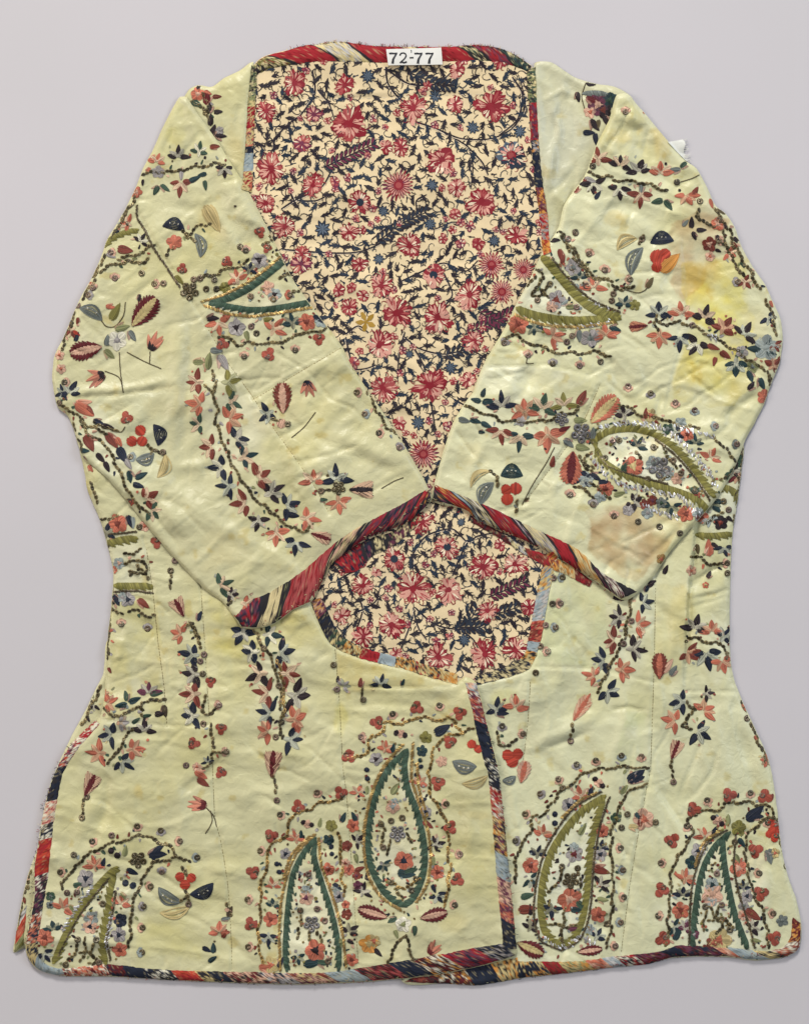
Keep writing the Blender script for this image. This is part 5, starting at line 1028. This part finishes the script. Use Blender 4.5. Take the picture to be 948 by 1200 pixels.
binding('hem_binding', 'LF', [(118, 848), (92, 878), (75, 905), (69, 932), (64, 962), (60, 1000), (55, 1040), (50, 1070), (46, 1105)], [(112, 844), (84, 872), (62, 911), (52, 947), (45, 987), (41, 1020), (41, 1050), (36, 1080), (31, 1106)],
        [(40, 'Dw'), (34, 'VRw'), (46, 'nK'), (30, 'pPw'), (20, 'nKw'), (46, 'DR'), (24, 'KwV'), (26, 'nKV'), (40, 'nKwc')], slant=.6, label='flecked red and navy binding on the left side slit')
binding('hem_binding', 'LF', [(46, 1103), (47, 1120), (58, 1132), (75, 1135), (125, 1130), (175, 1135), (207, 1137), (274, 1139), (325, 1140), (370, 1140), (412, 1136), (474, 1125), (536, 1114), (588, 1105)],
        [(31, 1106), (33, 1123), (46, 1137), (70, 1144), (125, 1144), (200, 1149), (237, 1150), (312, 1153), (370, 1153), (430, 1150), (474, 1146), (520, 1140), (561, 1132), (604, 1119)],
        [(22, 'yn'), (36, 'Lb'), (52, 'cmw'), (20, 'nm'), (26, 'nn'), (32, 'Kwn'), (28, 'DR'), (14, 'yK'), (20, 'nK'), (42, 'mKp'), (34, 'vpxn'), (44, 'ypVr'), (36, 'Lb'), (42, 'mPK'), (28, 'nn'), (36, 'KwOm'), (40, 'DnV'), (26, 'vKn')], slant=1.0, label='patched ikat hem binding of the left front')
binding('hem_binding', 'RF', [(480, 1147), (522, 1141), (562, 1133), (606, 1122)], [(474, 1151), (520, 1153), (561, 1155), (608, 1147)], [(40, 'mKr'), (44, 'KOwm'), (36, 'nn'), (30, 'OKy')], slant=.8)
binding('hem_binding', 'RF', [(606, 1126), (640, 1127), (680, 1126), (711, 1122), (773, 1115), (793, 1108), (861, 1111), (896, 1115), (918, 1110), (926, 1098), (928, 1075)], [(606, 1147), (654, 1142), (690, 1138), (711, 1135), (761, 1130), (790, 1122), (851, 1121), (886, 1125), (922, 1121), (936, 1112), (938, 1082)],
        [(36, 'OKyn'), (20, 'Dr'), (34, 'yOG'), (20, 'cp'), (16, 'Lx'), (24, 'DKw'), (34, 'VmK'), (18, 'nn'), (48, 'mKVn'), (16, 'cp'), (34, 'Lb'), (22, 'yK'), (26, 'rcw'), (26, 'rOm')], slant=.8, label='patched hem binding of the right front')
binding('cuff_binding', 'LS', [(276, 722), (295, 703), (312, 696), (350, 673), (392, 637), (420, 618), (446, 604), (474, 589), (502, 572)], [(284, 734), (303, 735), (322, 730), (345, 713), (366, 703), (378, 681), (389, 661), (430, 631), (478, 612), (506, 586)][0:9] + [(506, 586)],
        [(34, 'VDn'), (4, 'K'), (26, 'CKC'), (8, 'KG'), (84, 'PPD'), (6, 'KC'), (36, 'CyKp'), (10, 'KnC'), (30, 'DV'), (28, 'nDV'), (24, 'DnV'), (18, 'DD'), (10, 'VOn')], slant=-1.5, cut='K', lift=.8, label='rose red and cream zigzag stitched cuff')
binding('cuff_lining', 'LI', [(390, 658), (412, 643), (436, 630), (462, 622), (492, 600)], [(404, 672), (420, 668), (436, 652), (466, 636), (498, 606)], [(34, 'Dn'), (12, 'nV'), (18, 'CK'), (30, 'VKC'), (20, 'DKC')], slant=-.7, cut='K', lift=.8)
binding('cuff_binding', 'RS', [(509, 568), (532, 577), (557, 587), (592, 603), (638, 625), (667, 638), (684, 650), (706, 672), (746, 693)], [(507, 586), (530, 592), (546, 598), (562, 611), (604, 629), (644, 648), (667, 662), (695, 679), (727, 702)],
        [(10, 'nVO'), (36, 'DOD'), (10, 'L'), (32, 'CxK'), (48, 'DVD'), (12, 'VxK'), (38, 'CCv'), (34, 'D'), (40, 'CyO'), (12, 'KV'), (32, 'VmKw'), (8, 'K')], slant=2.0, cut='K', lift=.8, label='red and cream slanted patch cuff')
binding('cuff_lining', 'LI', [(552, 606), (584, 622), (612, 640), (646, 652), (670, 664), (694, 681)], [(552, 612), (582, 629), (612, 648), (640, 664), (664, 674), (690, 688)], [(60, 'mK'), (26, 'CxK'), (34, 'Dr'), (14, 'Or'), (24, 'CyO'), (26, 'mrD')], slant=.8, lift=.8)
binding('hem_binding', 'LB', [(32, 1060), (30, 1085), (28, 1108)], [(24, 1072), (18, 1100), (17, 1117)], [(12, 'xwk'), (20, 'Rc'), (12, 'Go')], slant=.4)
# neck edges already carry their print; a frayed flap of white lining shows at the right sleeve head
mb = MB()
nx, ny = 8, 10
u, v = np.meshgrid(np.linspace(0, 1, nx), np.linspace(0, 1, ny))
Px = (782 + 24 * v * .9) * (1 - u) + (794 + 12 * v + 2 * np.sin(v * 9)) * u; Py = (166 + 22 * v) * (1 - u) + (163 + 26 * v) * u
Px = Px + u * (6 * (1 - v)) ; Pz = 1.5 + 2.5 * u * np.sin(v * 5 + .5)
i, j = np.meshgrid(np.arange(nx - 1), np.arange(ny - 1)); a = (j * nx + i).ravel()
mb.add(np.c_[Px.ravel(), Py.ravel(), Pz.ravel()], np.r_[np.c_[a, a + 1, a + nx + 1], np.c_[a, a + nx + 1, a + nx]], lin((222, 222, 212)))
for q in range(16):
    yy = random.uniform(164, 188); xx = np.interp(yy, [163, 189], [800, 806]); an = random.uniform(-.9, .5)
    strand(mb, [(xx - 3, yy, 2.5), (xx + 1, yy + math.sin(an), 3), (xx + random.uniform(2, 5), yy + math.sin(an) * 4, 2)], .6, lin((224, 222, 210)))
fl = mb.build('frayed_lining', M_SILK, 'RS', parent=jacket, Hf=TOP); fl['label'] = 'torn white lining poking out at the sleeve head'

# ------------------------------------------------------------------ number tag sewn to the neck
mb = MB()
tx, ty = np.meshgrid(np.linspace(0, 1, 17), np.linspace(0, 1, 7))
def tagp(u, v): return 452.5 * (1 - u) * (1 - v) + 517 * u * (1 - v) + 455 * (1 - u) * v + 518.5 * u * v, 58.0 * (1 - u) * (1 - v) + 56 * u * (1 - v) + 77 * (1 - u) * v + 76 * u * v
Px, Py = tagp(tx, ty)
i, j = np.meshgrid(np.arange(16), np.arange(6)); a = (j * 17 + i).ravel()
TAGZ = blur(TOP, 5) + 0
mb.add(np.c_[Px.ravel(), Py.ravel(), (5.6 + .35 * np.sin(tx * 7) + 1.6 * np.clip(tx * 1.0 - .78, 0, 1) * 4 * (1 - ty)).ravel()], np.r_[np.c_[a, a + 1, a + 18], np.c_[a, a + 18, a + 17]], lin((222, 220, 212)))
tag = mb.build('number_tag', M_PAPER, 'LI', parent=jacket, Hf=TAGZ); tag['label'] = 'white paper tag inked 72-77 at the back neck'
def ink(u0, strokes, name='numeral'):
    mb = MB()
    for pts, w0, w1 in strokes:
        P = catmull([(452 + u0 + q[0], 58.0 + q[1]) for q in pts], .6); n = len(P)
        T = np.gradient(P, axis=0); T /= np.linalg.norm(T, axis=1)[:, None] + 1e-9
        Nn = np.stack([-T[:, 1], T[:, 0]], 1) * (np.linspace(w0, w1, n) * .5)[:, None]
        V = np.r_[np.c_[P + Nn, np.full(n, 6.05) + .35 * np.sin((P[:, 0] - 452) / 66 * 7)], np.c_[P - Nn, np.full(n, 6.05) + .35 * np.sin((P[:, 0] - 452) / 66 * 7)]]
        k = np.arange(n - 1); mb.add(V, np.r_[np.c_[k, k + 1, n + k + 1], np.c_[k, n + k + 1, n + k]], lin((36, 38, 44)))
    mb.build(name, M_INK, 'LI', parent=tag, Hf=TAGZ)
seven = [([(0, 4.2), (.4, 5.6), (1.0, 5.2)], 1.6, 1.2), ([(.2, 5.2), (3, 4.9), (5.5, 5.2), (8.8, 4.6)], 2.0, 1.6), ([(8.8, 4.6), (6.2, 8.5), (4.4, 12), (3.6, 17)], 1.2, 3.0)]
two = [([(.6, 7.6), (1.6, 5.4), (4.2, 4.4), (7.0, 5.4), (7.8, 8.0), (6.2, 11), (3.2, 13.8), (.6, 16.2)], 1.6, 1.4), ([(.6, 16.0), (3, 15.2), (5.5, 16.0), (8.6, 14.8)], 1.6, 2.0)]
ink(4.5, seven); ink(16.0, two); ink(28.0, [([(0, 10.2), (2.2, 10.0), (4.6, 10.0)], 1.7, 1.7)], 'hyphen'); ink(34.0, seven); ink(47.0, seven)
ink(29.6, [([(0, 1.0), (.5, 2.5), (.2, 4.0)], 1.1, .7)], 'thread_tick')  # bit of thread poking out above the hyphen, drawn as a stroke

# ------------------------------------------------------------------ seam stitching, loose threads
def run_stitch(key, pts, col=(136, 120, 78), sp=3.4, ln=2.8):
    mb = MB(); P = catmull(pts, 2.0); n = int(np.linalg.norm(np.diff(P, axis=0), axis=1).sum() / sp); P, _ = resample(P, n + 1); T = np.gradient(P, axis=0); T /= np.linalg.norm(T, axis=1)[:, None]
    for p, t in zip(P, T):
        a, b_ = p - t * ln * .5, p + t * ln * .5
        strand(mb, [(a[0], a[1], .1), (p[0], p[1], .45), (b_[0], b_[1], .1)], .65, jit(lin(col), .2))
    o = mb.build('seam_stitching', M_THREAD, key); o['kind'] = 'stuff'
run_stitch('LF', [(235, 681), (240, 752), (244, 819), (248, 870), (252, 958), (259, 987), (267, 1037), (271, 1100), (272, 1132)])
run_stitch('LF', [(393, 762), (398, 825), (402, 900), (406, 930), (414, 1040), (418, 1100), (420, 1128)])
run_stitch('LF', [(172, 645), (180, 700), (185, 750), (192, 800), (196, 850)], (120, 100, 66))
run_stitch('RF', [(768, 690), (766, 780), (762, 900), (757, 925), (746, 987), (736, 1050), (728, 1114)])
run_stitch('RF', [(621, 800), (618, 850), (612, 900)])
run_stitch('LS', [(240, 378), (264, 420), (295, 463), (318, 498), (345, 535), (372, 575), (386, 602)], (150, 130, 84))
run_stitch('LS', [(297, 468), (350, 437), (405, 405)], (150, 130, 84))
run_stitch('RS', [(702, 452), (680, 500), (640, 555), (612, 592)], (150, 130, 84))
run_stitch('LI', [(305, 117), (420, 115), (560, 110), (614, 112)], (228, 214, 190), 9, 4)
# fluffy worn ends along the bindings
for key, pts, cols in (('LF', [(84, 872), (62, 911), (52, 947), (45, 987), (41, 1020), (36, 1080), (31, 1106)], 'nKDwV'), ('LF', [(70, 1144), (125, 1145), (200, 1149), (312, 1154), (430, 1151), (474, 1148)], 'KnmCc'), ('RF', [(610, 1147), (711, 1135), (790, 1122), (851, 1121), (922, 1121)], 'KnmDy'), ('LF', [(568, 838), (582, 895), (590, 955), (600, 1055), (605, 1112)], 'nKDy'), ('LS', [(303, 735), (345, 713), (378, 681), (430, 631), (506, 586)], 'KDC'), ('RS', [(507, 586), (562, 611), (644, 648), (727, 702)], 'KDC')):
    mb = MB(); P = catmull(pts, 1.0)
    for q in range(len(P) // 3):
        x, y = P[random.randrange(len(P))] + RNG.uniform(-2.5, .6, 2); an = random.uniform(0, 6.28); L_ = random.uniform(1.5, 4)
        strand(mb, [(x, y, 1.2), (x + math.cos(an) * L_ * .5, y + math.sin(an) * L_ * .5, 2.2), (x + math.cos(an) * L_, y + math.sin(an) * L_ * .8, 1.2)], .55, jit(PAL[random.choice(cols)], .3))
    o = mb.build('frayed_threads', M_THREAD, key, Hf=TOP); o['kind'] = 'stuff'
# fraying at the neck edge
mb = MB()
for q in range(150):
    x = random.uniform(335, 615); y = np.interp(x, [335, 349, 395, 440, 520, 562, 590, 606, 623], [58, 54, 48, 53, 54, 52, 57, 65, 77]) + 1
    L_ = random.uniform(1.5, 4.5); an = random.uniform(-2.6, -.5)
    strand(mb, [(x, y, 2), (x + math.cos(an) * L_ * .5 + random.uniform(-1, 1), y + math.sin(an) * L_ * .5, 3), (x + math.cos(an) * L_, y + math.sin(an) * L_, 1.5)], .5, jit(random.choice([PAL['D'], PAL['C'], PAL['K'], PAL['r']])))
o = mb.build('frayed_threads', M_THREAD, 'LI', parent=jacket, Hf=TOP); o['kind'] = 'stuff'
